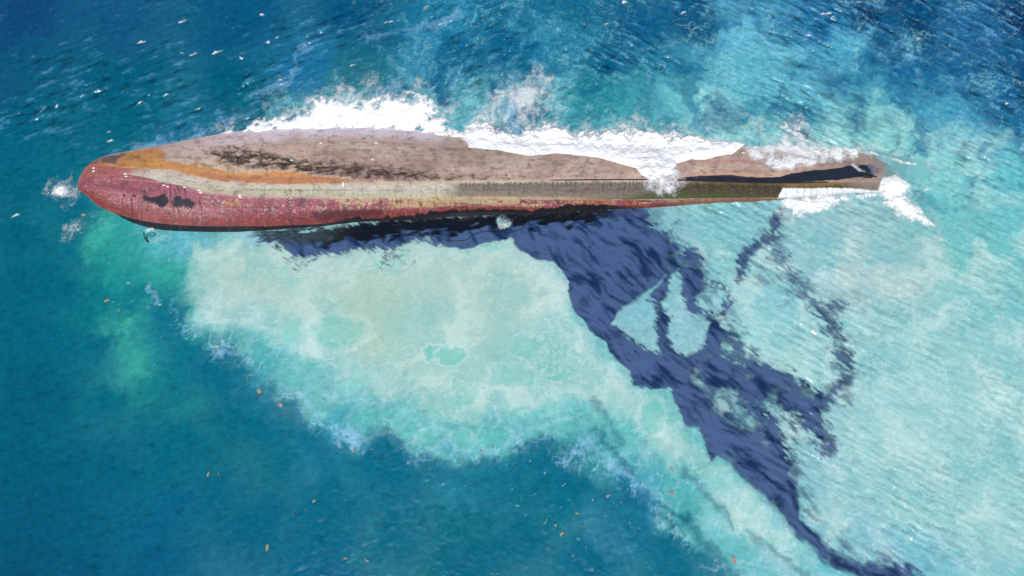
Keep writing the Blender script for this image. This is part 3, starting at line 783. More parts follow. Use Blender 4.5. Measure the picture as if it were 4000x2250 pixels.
def paint_side(x, y, v):
    n1 = fbm(x, y, 60, 5, 260, 0.6); n2 = fbm(x, y, 14, 5, 265, 0.7); nf = fbm(x, y, 4.5, 3, 268, .7)
    nv = fbm(x, y * F(.12), 6, 4, 270, .7); nh = aniso(x, y, 0, 120, 10, 4, 273)
    dx, dy = n2 * 5, fbm(x, y, 14, 4, 266, .7) * 5
    c = col0(x, rgb(174, 92, 108))
    c = mix(c, rgb(152, 74, 100), ss(-.1, .5, n1) * .6)
    c = mix(c, rgb(150, 58, 52), ss(.45, .8, v + n1 * .12) * .85)
    c = mix(c, rgb(118, 42, 40), ss(.0, .6, nh + n2 * .3) * ss(.5, .8, v) * .5)
    # rectangular repaint and rust blocks
    blk = perlin(np.floor(x / 64 + .3) * F(3.7), np.floor(v * 2.2 + .2) * F(5.1), 280)
    c = mix(c, rgb(196, 120, 118), ss(.2, .5, blk) * .5)
    c = mix(c, rgb(120, 50, 62), ss(.2, .6, -blk) * .45)
    # chalky, chipped scale
    ch = n2 * .7 + nf * .5 + n1 * .35
    up = ss(1.0, .1, v)
    c = mix(c, rgb(222, 196, 190), ss(.18, .5, ch - .12 * (1 - up)) * (.35 + .75 * ss(700, 860, x) * ss(.72, .5, v)))
    mid = np.exp(-((v - .60 - n1 * .05) / .17) ** 2) * ss(380, 480, x) * ss(960, 780, x)
    c = mix(c, rgb(216, 170, 172), mid * ss(-.25, .3, nf + n2 * .5) * .85)
    cr = ss(.62, .42, v + nh * .12) * ss(1180, 1320, x + n1 * 60)
    crm = col0(x, rgb(222, 190, 140))
    crm = mix(crm, rgb(232, 218, 190), ss(0, .5, nh) * .7)
    crm = mix(crm, rgb(186, 118, 44), ss(.18, .5, n1 * .6 + nv * .5 + blk * .3) * .8)
    c = mix(c, crm, cr * ss(-.25, .15, blk * .8 + n2 * .4 + n1 * .4 + .35 * ss(1500, 1700, x) - .45 * ss(1950, 2150, x)) * .9)
    c = mix(c, rgb(218, 202, 184), ss(.13, .03, v + n2 * .06 + nf * .04) * ss(700, 800, x) * .7)
    c = mix(c, rgb(202, 140, 62), ss(.1, .45, nv + n1 * .5) * ss(8, -2, sd4(x + dx, y + dy, Apt((1630,880),(1800,880),(1820,945),(1650,920))) * -1) * .9)
    # dark smudge on the plating behind the row of holes
    c = mix(c, rgb(70, 40, 52), ss(-6, 12, sd4(x + dx, y + dy, Bpt((580,880),(730,890),(720,1000),(600,990)))) * ss(-.2, .3, n2 + nf * .4) * .75)
    c = mix(c, rgb(86, 34, 40), ss(-8, 8, sd4(x + dx, y + dy, Bpt((760,1030),(1080,1010),(1450,1010),(1430,1060),(1000,1090),(800,1120)))) * .8)
    c = mix(c, rgb(206, 110, 60), ss(.1, .4, n2 + n1) * ss(1480, 1560, x) * ss(2600, 2300, x) * ss(.45, .8, v) * .5)
    c = mix(c, rgb(190, 96, 56), ss(2100, 2400, x) * ss(-.2, .4, n1 + nh * .4) * .7)
    c = mix(c, rgb(196, 150, 96), ss(2550, 2800, x) * ss(-.4, .2, nv) * .75)
    c = mix(c, rgb(86, 52, 54), ss(5, 1, np.abs(y - 770 - 30 - n1 * 6)) * ss(.2, .5, nh) * .6)
    # soft knuckle line running aft from the stem
    kn = y - (735 + (x - 330) * .16 + 4 * n1)
    c = mix(c, rgb(206, 140, 138), ss(4, 0, np.abs(kn)) * ss(320, 350, x) * ss(620, 480, x) * .6)
    c = mix(c, rgb(120, 44, 72), ss(2, 22, -kn) * ss(48, 20, -kn) * ss(330, 400, x) * ss(640, 520, x) * .5)
    c = mix(c, rgb(226, 196, 186), ss(2.2, .6, np.abs(y - (697 + (x - 450) * .085) + n2)) * ss(440, 470, x) * ss(760, 640, x) * .6)
    # seams across the plating with rust tears
    for sx, lo_, hi_ in [(512,.45,1),(544,.5,1),(578,.3,1),(640,.7,1),(700,.6,1),(748,.55,1),(705,0,.5),(785,.3,1),(800,.3,1),(1000,0,1),(1268,.2,1),(1490,0,.7),(1850,.0,.6),(2190,0,1)]:
        c = mix(c, rgb(58, 26, 30), ss(2.4, .6, np.abs(x - sx - (v - .5) * 14 + n2 * 1.5)) * ss(lo_ - .04, lo_ + .04, v) * ss(hi_ + .02, hi_ - .05, v) * (.45 + .4 * nv))
    c = mix(c, rgb(60, 30, 40), ss(2.6, .8, np.abs(y - 808 - (x - 780) * .004 - n1 * 3)) * ss(740, 775, x) * ss(1180, 980, x) * (.35 + .5 * ss(-.2, .4, nh)))
    c = mix(c, rgb(70, 34, 48), ss(2.4, .8, np.abs(y - 792 + (x - 1000) * .01 - n1 * 2)) * ss(1150, 1250, x) * ss(2000, 1700, x) * .4 * ss(-.3, .3, nh))
    c = mix(c, rgb(98, 46, 60), ss(.30, .62, nv + n1 * .5) * ss(.1, .3, v) * ss(900, 1000, x) * .55)
    # blue-black splashes of oil with ragged, streaked edges
    SPL = [Apt((830,850),(940,860),(1030,825),(1068,880),(1040,925),(1005,935),(960,900),(840,868)),
           Apt((1145,850),(1190,850),(1222,890),(1210,930),(1150,935),(1140,900)),
           Apt((1232,890),(1270,870),(1330,905),(1310,940),(1250,935)), Apt((600,815),(635,815),(635,838),(605,835)),
           Apt((700,815),(740,815),(738,845),(702,845)), Apt((1065,878),(1150,890),(1140,910),(1065,895))]
    m = np.zeros(x.shape, F)
    nvs = fbm(x, y * F(.10), 3.5, 3, 290, .7)
    for k_, P in enumerate(SPL):
        m = np.maximum(m, ss(-2.0, 2.0, sd4(x, y, P) + nvs * (7 if k_ < 3 else 3) + n2 * 3 + (6.0 if k_ < 3 else -1.0)))
    for P in [Apt((1090,720),(1100,860),(1130,960),(1140,1000)), Apt((1140,760),(1170,880),(1180,1000)), Apt((1245,740),(1250,870)), Apt((1040,780),(1010,900),(1005,960)), Apt((1160,730),(1190,800)), Apt((828,780),(832,850)), Apt((1300,860),(1280,960)), Apt((690,860),(705,980)), Apt((1395,870),(1400,930))]:
        m = np.maximum(m, ss(3.2, 1.0, sd4(x, y, P, False) + nvs * 1.5) * .9)
    c = mix(c, rgb(20, 18, 44), m)
    # oil licking up from the water amidships
    edge = .80 + .16 * fbm(x, y * 0, 45, 4, 300, .6) - .10 * fbm(x, y * F(.1), 5, 2, 303)
    amt = ss(1180, 1400, x) * ss(2520, 2380, x)
    c = mix(c, rgb(16, 14, 26), ss(edge - .03, edge + .03, v + .28 * ss(2080, 2240, x) * ss(2450, 2350, x) + .12 * ss(1500, 1800, x) - .12) * amt)
    c = mix(c, rgb(110, 50, 44), ss(430, 310, x + n1 * 14) * ss(.5, .1, v) * .6)
    return c


def paint_top(x, y, v):
    n2 = fbm(x, y, 14, 4, 310, .7); nv = fbm(x, y * F(.1), 7, 3, 312)
    c = col0(x, rgb(22, 20, 34))
    c = mix(c, rgb(44, 38, 52), ss(.0, .6, n2) * .5)
    c = mix(c, rgb(104, 58, 30), ss(.45, .7, nv + n2 * .3) * ss(500, 600, x) * ss(1200, 900, x) * .7)
    c = mix(c, rgb(168, 80, 72), ss(470, 440, x) * .95)
    c = mix(c, rgb(150, 70, 50), ss(2440, 2560, x) * .95)
    return c


ship = bpy.data.objects.new('capsized_ship', None)
COL.objects.link(ship)
tag(ship, 'long capsized ship lying hull-up, bottom bare mauve and rust, pink side peeling, stern awash', 'shipwreck')
RUNS = {}
for name, which, n, ext, fn in [('bottom_plating', 'bottom', 130, 'top', paint_bottom), ('bilge_strake', 'bilge', 42, None, paint_bilge),
                                ('side_plating', 'side', 72, None, paint_side), ('topside_plating', 'topside', 12, 'low', paint_top)]:
    wx_, wy_, z_, x_, y_ = run(which, n, ext)
    nr = wx_.shape[0]
    lo_, hi_ = {'bottom': (T_, K1_), 'bilge': (K1_, K2_), 'side': (K2_, K3_), 'topside': (K3_, K4_)}[which]
    v_ = np.clip((y_ - lo_) / (hi_ - lo_), 0, 1).astype(F)
    # slight dents and waviness of old plating
    z2 = z_ + 0.035 * fbm(x_.astype(F), y_.astype(F), 70, 3, 330) * np.minimum(1, np.minimum(v_, 1 - v_) * 6)
    c = fn(x_.astype(F), y_.astype(F), v_)
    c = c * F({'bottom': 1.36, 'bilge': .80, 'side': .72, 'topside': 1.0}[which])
    xf_, yf_ = x_.astype(F), y_.astype(F)
    grime = fbm(xf_ * F(.5), yf_, 26, 6, 340, .68)
    c = mix(c, rgb(52, 40, 36), ss(.12, .75, grime) * {'bottom': .38, 'bilge': .42, 'side': .50, 'topside': .2}[which])
    V = np.stack([wx_, wy_, z2], -1).reshape(-1, 3)
    FA = grid_faces(nr, NCOL)[:, ::-1]
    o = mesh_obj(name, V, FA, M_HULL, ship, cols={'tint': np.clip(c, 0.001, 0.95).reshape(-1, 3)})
    RUNS[which] = (V, FA, x_.ravel(), y_.ravel(), wx_, wy_, z2, x_, y_)


def on_hull(sx, sy):
    """Point and outward normal of the hull at a 4000-wide photo position."""
    best = None
    for wch, (V, FA, xf, yf, a, b, z, x_, y_) in RUNS.items():
        j = int(np.argmin(np.abs(xcol - sx)))
        i = int(np.argmin(np.abs(y_[:, j] - sy)))
        d = abs(y_[i, j] - sy)
        if best is None or d < best[0]:
            best = (d, wch, i, j)
    _, wch, i, j = best
    _, _, _, _, a, b, z, x_, y_ = RUNS[wch]
    i = min(max(i, 1), a.shape[0] - 2); j = min(max(j, 1), NCOL - 2)
    P = lambda r, c: np.array((a[r, c], b[r, c], z[r, c]))
    tu = P(i, j + 1) - P(i, j - 1); tv = P(i + 1, j) - P(i - 1, j)
    nrm = np.cross(tu, tv); nrm /= np.linalg.norm(nrm) + 1e-9
    if nrm[2] < 0: nrm = -nrm
    return P(i, j), tu / (np.linalg.norm(tu) + 1e-9), nrm


M_ANODE = plain_mat('chalky_zinc', (0.75, 0.74, 0.72), 0.8, 0.15, 20)
M_HOLE = plain_mat('dark_recess', (0.03, 0.018, 0.022), 0.9, 0.2)
M_KEEL = plain_mat('black_wet_steel', (0.02, 0.018, 0.028), 0.45, 0.3)


def plate(name, sx, sy, lx, ly, h, mat, chamfer=0.3):
    p, tu, n = on_hull(sx, sy)
    tv = np.cross(n, tu)
    V = []
    for zz, k in ((-0.03, 1.0), (h * .7, 1.0), (h, 1 - chamfer)):
        for sxx, syy in ((-1, -1), (1, -1), (1, 1), (-1, 1)):
            V.append(p + tu * sxx * lx / 2 * k + tv * syy * ly / 2 * k + n * zz)
    Fq = [(0, 1, 5, 4), (1, 2, 6, 5), (2, 3, 7, 6), (3, 0, 4, 7), (4, 5, 9, 8), (5, 6, 10, 9), (6, 7, 11, 10), (7, 4, 8, 11), (8, 9, 10, 11)]
    return mesh_obj(name, np.array(V), np.array(Fq), mat, ship, smooth=False)


for (sx, sy) in Apt((305, 545), (305, 575), (630, 605), (640, 630), (1030, 722), (1070, 735), (1395, 775), (1410, 797), (1805, 825), (1815, 845), (1240, 745), (2065, 462)) + Bpt((325, 545), (580, 545), (1340, 538), (855, 385), (1375, 382), (95, 875), (98, 895)):
    plate('anode', sx, sy, .36, .13, .08, M_ANODE)
plate('pad_eye', *Bpt((1065, 775))[0], .22, .55, .16, M_ANODE)


def disc(name, sx, sy, r):
    p, tu, n = on_hull(sx, sy)
    tv = np.cross(n, tu)
    V = []; k = 10
    for zz, rr in ((-0.02, r), (0.015, r), (0.02, r * .8), (0.004, r * .7)):
        for i in range(k):
            a = 2 * math.pi * i / k
            V.append(p + (tu * math.cos(a) + tv * math.sin(a)) * rr + n * zz)
    Fq = []
    for q_ in range(3):
        for i in range(k):
            Fq.append((q_ * k + i, q_ * k + (i + 1) % k, (q_ + 1) * k + (i + 1) % k, (q_ + 1) * k + i))
    V.append(p + n * 0.004)
    for i in range(0, k, 1):
        Fq.append((3 * k + i, 3 * k + (i + 1) % k, 4 * k, 4 * k))
    V.append(p + n * 0.004)
    Fq = [f if len(set(f)) == 4 else (f[0], f[1], 4 * k, 4 * k + 1) for f in Fq]
    return mesh_obj(name, np.array(V), np.array(Fq), mat=M_HOLE, parent=ship, smooth=False)


for i in range(10):
    bx, by = 524 + i * 5.0, 848 + i * 32.5
    disc('drain_hole', *Bpt((bx, by))[0], .085)
    disc('drain_hole', *Bpt((bx + 19, by + 14))[0], .085)


# bilge keel: a low fin along the chine
def fin(name, x0, x1, n, h, t, mat, off=0):
    V = []; Fq = []
    for i in range(n):
        sx = x0 + (x1 - x0) * i / (n - 1)
        p, tu, nn = on_hull(sx, float(ev(cK1, np.array([sx]))[0]) + off)
        nn = np.array((0, -.25, .97))
        e = min(1, i / 4, (n - 1 - i) / 4)
        b = np.array((0, 1, 0.2)) * t
        for q_ in (p - b - nn * .05, p - b * .6 + nn * h * e, p + b * .6 + nn * h * e, p + b - nn * .05):
            V.append(q_)
        if i:
            a = 4 * (i - 1)
            for k in range(3):
                Fq.append((a + k, a + 4 + k, a + 5 + k, a + 1 + k))
    return mesh_obj(name, np.array(V), np.array(Fq), mat, ship, smooth=False)


fin('bilge_keel', 2150, 3240, 60, .14, .09, M_KEEL)
# stub of the skeg where the sea breaks at the stern
fin('skeg', 3345, 3425, 14, .55, .10, M_KEEL, -22)

# ------------------------------------------------------------------ foam on the sea
FOAM = [
 # polygon, full height of the foam, edge softness, edge noise
 ([(560,336),(600,318),(650,303),(700,292),(740,286),(775,272),(790,246),(815,240),(850,250),(900,252),(940,246),(985,240),(1020,232),(1060,236),(1090,252),(1105,285),(1125,305),(1165,335),(1170,352),(1060,345),(800,345),(620,345)], .12, 1.2, 1.3),
 ([(1155,352),(1168,318),(1195,298),(1225,305),(1250,325),(1285,332),(1330,318),(1380,308),(1420,312),(1445,322),(1500,326),(1560,322),(1620,320),(1680,326),(1740,332),(1785,345),(1815,368),(1850,378),(1880,368),(1880,400),(1760,420),(1690,450),(1600,430),(1500,405),(1160,400)], .9, .95, .6),
 ([(1268,262),(1285,220),(1305,204),(1335,200),(1365,214),(1382,245),(1360,272),(1338,290),(1330,325),(1285,335),(1290,300)], .2, 3.2, 1.0, .6),
 ([(1880,390),(1930,350),(1965,335),(2000,328),(2030,335),(2060,358),(2110,380),(2190,390),(2190,420),(1900,420)], .2, 3.0, 1.2, .7),
 ([(2186,379),(2240,394),(2290,405),(2330,413),(2328,424),(2270,414),(2200,391)], .2, .3, .15),
 ([(1955,498),(1990,494),(2062,488),(2134,493),(2206,482),(2215,466),(2217,448),(2232,440),(2250,441),(2268,449),(2290,463),(2290,478),(2278,488),(2294,506),(2321,529),(2336,546),(2359,569),(2336,570),(2293,561),(2249,546),(2221,518),(2206,498),(2160,500),(2106,515),(2080,533),(2014,552),(1991,543),(1973,523)], .3, .8, .6),
 ([(125,475),(140,462),(165,462),(186,478),(178,496),(150,500),(126,494)], .3, 1.1, .25),
 ([(175,582),(195,570),(207,562),(205,574),(185,584)], .2, .7, .6),
 ([(352,576),(375,568),(390,574),(398,584),(375,588)], .2, .6, .5),
]
fx = fbm(XN, YN, 3.2, 5, 400, 0.62); ff = fbm(XN, YN, 1.1, 4, 405, 0.65)
pf = np.abs(fbm(XN + wfx, YN + wfy, 2.2, 4, 410, .6))
bil = 1 - 1.6 * np.abs(fbm(XN + wfx * .5, YN + wfy * .5, 2.3, 2, 412, .5)); bil2 = 1 - 1.6 * np.abs(fbm(XN, YN, .8, 3, 415, .55))
pf2 = np.abs(fbm(XN + wfx * .7, YN + wfy * .7, 1.1, 4, 418, .6))
fcov = np.zeros(X.size, F); fh = np.zeros(X.size, F)
for pts, hgt, soft, en, *stg in FOAM:
    d = sdf(X, Y, pts, 5)
    dd = d + (bil - .62) * 1.1 * en + (bil2 - .6) * .6 * en - .1
    core = ss(-.25 * soft, .55 * soft, dd) * (stg[0] if stg else 1.0) * (1 - .5 * (1 - ss(.1, 1.7, dd)) * ss(.02, .22, pf2))
    veil = .58 * ss(-1.9 - .5 * soft, .5, d + fx * 1.2) * (.4 + .6 * ss(.22, .02, pf)) * (.55 + .6 * ss(-.3, .5, fx)) * (1.0 if hgt > .31 or len(stg) else .6)
    fcov = np.maximum(fcov, np.maximum(core, veil))
    fh = np.maximum(fh, core * hgt * ss(-.3, 1.6, dd) * (.55 + .6 * bil + .3 * bil2))
# drifting veils of foam behind the breakers
VEIL = [([(650,300),(760,240),(900,215),(1000,205),(1100,240),(1170,300),(1060,320),(800,320)], 2.6, .45),
        ([(1170,310),(1210,240),(1260,210),(1330,190),(1390,230),(1420,300),(1350,330)], 2.4, .4),
        ([(1400,320),(1560,290),(1760,310),(1830,370),(1600,340)], 1.8, .3),
        ([(1880,380),(1850,300),(1960,300),(2060,330),(2180,390)], 2.6, .3),
        ([(1960,500),(1975,545),(2020,570),(2080,560),(2150,520),(2210,505)], 1.3, .35),
        ([(2290,470),(2330,480),(2380,560),(2360,590),(2300,540)], 1.6, .3)]
for pts, soft, amt in VEIL:
    d = sdf(X + wfx * 1.5, Y + wfy * 1.5, pts, 6)
    fil = ss(.30, .02, pf) * .7 + .3 * ss(-.2, .6, fx)
    fcov = np.maximum(fcov, amt * ss(-soft, soft, d + fx * 2.0) * (.3 + fil))
CAPS = [(662,39,14,3,-10),(545,134,16,4,22),(487,139,9,3,15),(455,136,8,3,-15),(350,110,12,3,15),(347,262,14,4,28),(372,242,6,2,20),(417,241,10,2,30),(107,280,11,3,55),(145,270,6,4,60),(700,95,7,4,30),(675,110,9,3,10),(765,117,9,2,-25),(1112,62,20,2.5,18),(605,150,7,2,-30),(457,59,9,3,20),(187,183,5,2,20),(210,245,4,3,60),(700,207,11,1.6,12),(885,167,12,2,20),(975,60,14,2,15),(1000,55,8,2,10),(275,335,5,2,20),(280,357,9,3,20),(40,545,12,2,20),(170,480,5,3,0),(1090,222,8,3,10),(1170,230,7,5,30),(1525,62,7,3,20),(1705,62,9,4,40),(1720,35,10,3,20),(1570,8,10,4,10),(2080,35,18,5,0),(2095,45,10,4,20),(2160,8,14,3,10),(1745,75,7,2,20),(2480,428,16,2,0),(1085,45,8,3,30),(2310,100,12,4,30),(2330,480,10,4,20),(2460,440,8,3,20),(540,878,12,2,8),(322,715,6,3,10),(425,655,4,4,0),(395,770,8,2,-20)]
for (cx, cy, l, wd, ang) in CAPS:
    c0 = W([(cx, cy)])[0]
    sel = np.where((np.abs(X - F(c0[0])) < 2.2) & (np.abs(Y - F(c0[1])) < 2.2))[0]
    if not sel.size: continue
    a = math.radians(ang)
    dx = X[sel] - F(c0[0]) + fx[sel] * .22 + ff[sel] * .15; dy = Y[sel] - F(c0[1]) + fx[sel] * .15 + ff[sel] * .22
    dx2 = dx * math.cos(a) + dy * math.sin(a); dy2 = -dx * math.sin(a) + dy * math.cos(a)
    d = np.hypot(dx2 / (l / 21.0), (dy2 - .12 * np.cos(dx2 * 2)) / (wd / 26.0 + .03))
    fcov[sel] = np.maximum(fcov[sel], .75 * ss(1.2, .2, d + ff[sel] * .9) * (.55 + .45 * ss(.3, .02, pf[sel])))
# boil of clear water beside the hull
ring = ss(1.3, .4, dsp)
fcov = np.maximum(fcov, ring * ss(.30, .02, rid2) * .6)
HV = SV.copy()
HV[:, 2] += 0.045 + fh * .8 + 0.05 * fcov
sf_o = sub_mesh('surf_foam', HV, SF, fcov > 0.015, M_FOAM, None, {'cover': fcov})
tag(sf_o, 'white breaking surf foam along the hull with scattered whitecaps', 'foam', kind='stuff')

# ------------------------------------------------------------------ foam and running water on the hull
WASH = [  # polygon in 4000-wide positions, softness, cover, thickness
 (pp([(1165,340),(1180,372),(1250,378),(1330,393),(1400,386),(1500,396),(1600,424),(1612,440),(1640,455),(1690,440),(1702,412),(1740,401),(1770,403),(1800,395),(1845,386),(1868,368),(1885,360),(1800,330),(1160,320)]), 3.0, 1.0, .55),
 (pp([(1608,425),(1700,415),(1715,450),(1700,485),(1665,492),(1630,470)]), 30, .62, .5),
 (pp([(1873,374),(1893,402),(1933,420),(1962,434),(1990,425),(2060,415),(2110,405),(2160,395),(2160,350),(1900,350)]), 18, .85, .12),
 (pp([(570,337),(700,318),(900,312),(1060,322),(1160,338),(1160,310),(560,320)]), 9, .75, .1),
 (pp([(1969,473),(2140,473),(2206,480),(2214,490),(2000,500),(1955,500)]), 4, .84, .06),
 (pp([(2186,377),(2330,410),(2330,425),(2186,384)]), 6, .85, .15),
 (pp([(2218,448),(2250,440),(2290,463),(2290,490),(2230,492),(2206,488)]), 5, .98, .4),
 (pp([(2240,400),(2325,420),(2330,460),(2250,440)]), 40, .4, .05),
 (pp([(2145,410),(2165,425),(2175,432),(2160,432),(2140,415)]), 7, .6, .2),
]
for which, nm in (('bottom', 'far'), ('bilge', 'near'), ('side', 'side')):
    V, FA, xf, yf, *_ = RUNS[which]
    xf = xf.astype(F); yf = yf.astype(F)
    k1 = fbm(xf, yf, 46, 5, 500, .62); k2 = fbm(xf, yf, 9, 4, 505, .65)
    strk = aniso(xf, yf, -35, 60, 6, 3, 510); vert = fbm(xf + yf * F(.15), yf * F(.05), 13, 5, 515, .75)
    cv = np.zeros(len(V), F); th = np.zeros(len(V), F)
    for P, soft, amt, t in WASH:
        P4 = [(a / SP / SP, b / SP / SP) for a, b in P]
        d = sd4(xf, yf, P4) + k1 * soft * .5 + k2 * min(soft, 5) * .5
        m = ss(-soft, soft, d) * amt
        if soft >= 18 and soft < 30:
            m = m * (.72 + .28 * ss(-.5, .5, strk + k1)) * (.55 + .45 * ss(-.5, .4, k1 + .4 * k2))
        if soft == 30:
            m = m * (.65 + .5 * ss(-.5, .4, k1))
        if soft == 4:
            m = m * (.80 + .22 * ss(-.4, .4, vert + .5 * k1))
        cv = np.maximum(cv, m); th = np.maximum(th, m * t * ss(0, 40, d + 10))
    HVV = V + np.array((0, -.008, .03)); HVV[:, 2] += th * (1 + .5 * k1)
    if (cv > .02).any():
        o = sub_mesh('wash_water', HVV, FA, cv > .02, M_WASH, None, {'cover': cv})
        tag(o, {'far': 'white surf washing over the mauve bottom of the capsized hull', 'near': 'thin white water pouring down the weedy bilge strip near the stern', 'side': 'white wash spilling over the lower side plating at the stern'}[nm], 'wash', kind='stuff')

V, FA, xf, yf, *_ = RUNS['bottom']
xf = xf.astype(F); yf = yf.astype(F)
kk = fbm(xf, yf, 40, 5, 540, .65)
cv = ss(3380, 3600, xf + kk * 50) * .95
cv = np.maximum(cv, ss(0, 1, (yf - 700) / 30) * ss(3440, 3520, xf + kk * 30) * .8)
HVV = V + np.array((0, 0, .05)); HVV[:, 2] = np.maximum(HVV[:, 2], .04 + .06 * ss(3500, 3600, xf))
o = sub_mesh('shallow_water', HVV, FA, (cv > .02) & (V[:, 2] > -.6), M_FILM, None, {'cover': cv})
tag(o, 'clear turquoise water sliding over the sunken tip of the stern', 'water', kind='stuff')

# ------------------------------------------------------------------ ropes adrift
def rope(name, pts, r, mat, z=0.10):
    P = W(pts)
    # densify
    n = len(P); t = np.linspace(0, n - 1, (n - 1) * 14 + 1)
    P = np.stack([ev(list(zip(range(n), P[:, 0])), t), ev(list(zip(range(n), P[:, 1])), t)], 1)
    V = []; Fq = []; k = 6
    for i in range(len(P)):
        a = P[min(i + 1, len(P) - 1)] - P[max(i - 1, 0)]
        a = a / (np.linalg.norm(a) + 1e-9); nn = np.array((-a[1], a[0]))
        zz = z + .03 * math.sin(i * .7)
        for j in range(k):
            th_ = 2 * math.pi * j / k
            V.append((P[i, 0] + nn[0] * r * math.cos(th_), P[i, 1] + nn[1] * r * math.cos(th_), zz + r * math.sin(th_)))
        if i:
            for j in range(k):
                a0 = (i - 1) * k
                Fq.append((a0 + j, a0 + (j + 1) % k, a0 + k + (j + 1) % k, a0 + k + j))
    return mesh_obj(name, np.array(V), np.array(Fq), mat)


M_ROPE = plain_mat('dark_wet_rope', (0.012, 0.016, 0.03), 0.6, 0.3, 20)
o = rope('mooring_rope', [(362,584),(363,592),(366,602),(372,609),(377,610),(371,604),(369,596),(375,589),(384,587),(391,589),(389,593),(382,594),(376,592)], .035, M_ROPE)
tag(o, 'dark mooring rope curled in the water below the bow', 'rope')
o = rope('floating_line', [(960,600),(980,590),(1046,588),(1100,597),(1130,607),(1166,606),(1193,590),(1224,582),(1245,580),(1295,581),(1322,573)], .05, M_ROPE)
tag(o, 'thin dark line floating on the oil along the hull amidships', 'rope')

# ------------------------------------------------------------------ drifting seaweed
M_WEED = [plain_mat('tan_seaweed', (0.36, 0.27, 0.19), .8, .35, 6), plain_mat('olive_seaweed', (0.30, 0.27, 0.17), .8, .35, 6), plain_mat('reddish_seaweed', (0.36, 0.25, 0.23), .8, .35, 6)]


def weed_mesh(seed, mat, blades=90, spread=.42):
    """A mat of small curled fronds lying on the water."""
    r = np.random.RandomState(seed)
    lobes = [(r.uniform(-1, 1) * spread * .75, r.uniform(-1, 1) * spread * .5, .3 + .25 * r.rand()) for _ in range(4)]
    V = []; Fq = []
    for _ in range(blades):
        lx, ly, ls = lobes[r.randint(4)]
        ra, rr_ = r.rand() * 6.28, math.sqrt(r.rand()); f_ = r.rand() if _ % 3 == 0 else 1.0
        px, py = lx * f_ + math.cos(ra) * rr_ * spread * ls, ly * f_ + math.sin(ra) * rr_ * spread * ls
        a = r.rand() * 6.28; L = .09 + .12 * r.rand(); w_ = .03 + .05 * r.rand()
        for k in range(3):
            t = k / 2 - .5
            cx, cy = px + math.cos(a + t * .8) * L * t * 2, py + math.sin(a + t * .8) * L * t * 2
            zz = .005 + .03 * r.rand()
            ww = w_ * (1 if k == 1 else .55)
            V.append((cx - math.sin(a) * ww, cy + math.cos(a) * ww, zz)); V.append((cx + math.sin(a) * ww, cy - math.cos(a) * ww, zz + .015 * r.rand()))
        b = len(V) - 6
        Fq += [(b, b + 1, b + 3, b + 2), (b + 2, b + 3, b + 5, b + 4)]
    me = mesh_obj('tmp', np.array(V), np.array(Fq), mat, smooth=False)
    d = me.data
    bpy.data.objects.remove(me)
    return d


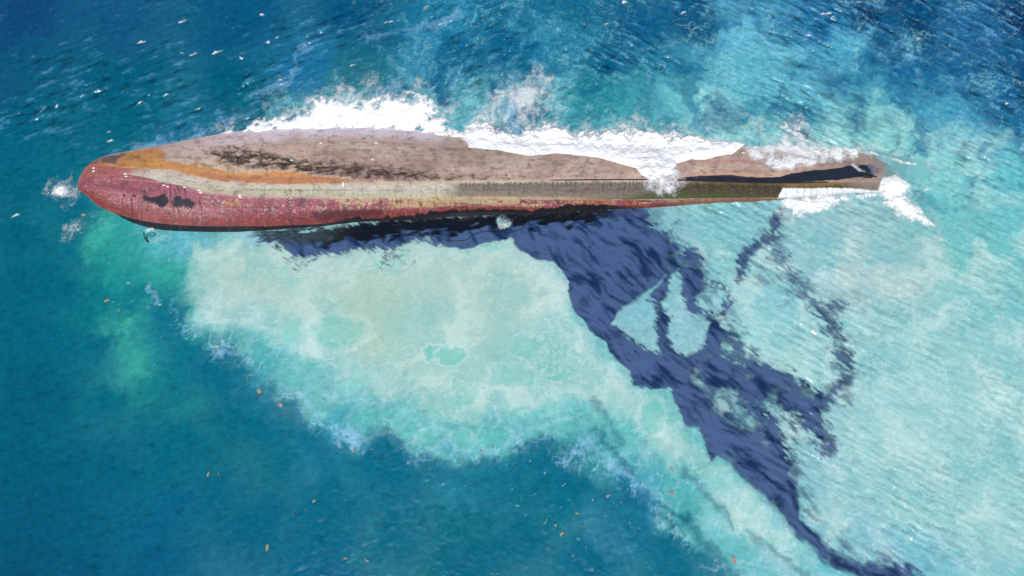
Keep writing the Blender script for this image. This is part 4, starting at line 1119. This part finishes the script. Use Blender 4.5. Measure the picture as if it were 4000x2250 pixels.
WEEDS = [[weed_mesh(10 * i + j, M_WEED[i]) for j in range(3)] for i in range(3)]
BIG = [  # photo x, y, size, kind, label
 (655,985,1.6,0,'broad tan seaweed mat floating at the left edge of the pale plume, larger upper mat'),
 (706,1020,1.5,0,'tan seaweed mat trailing down and right of the larger mat at plume edge'),
 (674,1377,1.1,1,'pair of olive-tan seaweed tufts alone in deep teal water near the bottom edge'),
 (1413,1342,1.1,1,'largest olive seaweed tuft in the teal water below the oil slick'),
 (1397,1322,.8,0,'small tan seaweed clump just up and left of the largest olive tuft'),
 (1452,1291,.8,1,'olive-brown seaweed clump beside a dark wave trough under the pale tongue'),
 (1530,1246,.9,2,'reddish seaweed clump on blue foamy water left of the oil tongue'),
 (270,757,1.0,1,'yellowish seaweed patch in blue water left of the emerald patch'),
 (210,540,1.2,2,'reddish-brown seaweed streak in blue water below the bow tip'),
 (1845,1410,1.6,2,'long reddish seaweed band at the bottom edge between teal and pale water'),
 (1690,1240,1.2,2,'reddish seaweed patch at the edge of the pale tongue left of the oil'),
 (1072,20,1.3,2,'faint reddish seaweed patch in blue water at the top edge'),
 (890,1133,.9,2,'reddish seaweed cluster just below the foam string under the plume'),
 (1210,1135,.9,0,'tan seaweed cluster below the pale foam fringe of the plume'),
 (790,1260,.9,0,'scatter of tan seaweed in open teal water below the plume'),
 (525,1193,.8,1,'olive seaweed tuft far from others in the lower left teal water'),
 (924,1410,.9,1,'olive-brown seaweed tuft near the bottom edge, left of center'),
 (870,1405,.7,1,'smaller olive seaweed tuft left of another tuft near bottom edge'),
 (1690,1180,.9,2,'tiny reddish seaweed specks on the pale milky tongue'),
 (1065,1035,.8,0,'tan seaweed specks on the milky plume under its two round boils'),
]
r2 = np.random.RandomState(5)


def weed(px, py, size, kind, label, group=None):
    o = bpy.data.objects.new('seaweed_clump', WEEDS[kind][r2.randint(3)])
    COL.objects.link(o)
    x, y = W([(px, py)])[0]
    o.location = (x, y, 0.06 + float(Z[np.argmin((X - x) ** 2 + (Y - y) ** 2)]))
    o.rotation_euler = (0, 0, r2.rand() * 6.28)
    o.scale = (size * (1 + .4 * r2.rand()), size * .75, 1)
    tag(o, label, 'seaweed', group)


for px, py, s, k, lb in BIG:
    weed(px, py, s * .5, k, lb)
SMALL = [(690,1005),(716,1035),(640,975),(525,1170),(545,1192),(800,1240),(770,1285),(835,1100),(860,1140),(905,1140),(935,1130),(1000,1135),(985,1150),(1045,1180),(1080,1178),(1160,1155),(1180,1160),(1240,1120),(1130,1225),(1170,1220),(1220,1150),(1375,1305),(1360,1330),(1330,1340),(1300,1175),(1420,1215),(1470,1190),(1500,1165),(1545,1265),(1560,1240),(1600,1290),(1020,1310),(960,1290),(870,1260),(812,1340),(830,1325),(740,1290),(930,1245),(1440,1398),(1470,1420),(1250,1440),(600,1375),(300,780),(285,800),(310,815),(275,735),(325,870),(1120,1040),(1030,1005),(1350,960),(1380,985),(1220,980),(1460,1050),(1490,1010),(1720,1270),(1760,1310),(620,950),(560,905),(575,898),(230,560),(190,600),(575,35),(570,45),(250,190),(330,200),(320,230),(265,240),(400,320),(410,310),(420,315),(660,230),(880,100),(900,95),(890,120),(1100,35),(1140,15)]
for px, py in SMALL:
    weed(px + r2.randn() * 2, py + r2.randn() * 2, .10 + .16 * r2.rand() ** 2, r2.randint(3), 'small scattered brown seaweed tuft drifting alone on the water', 'small seaweed tufts adrift')
print('done')
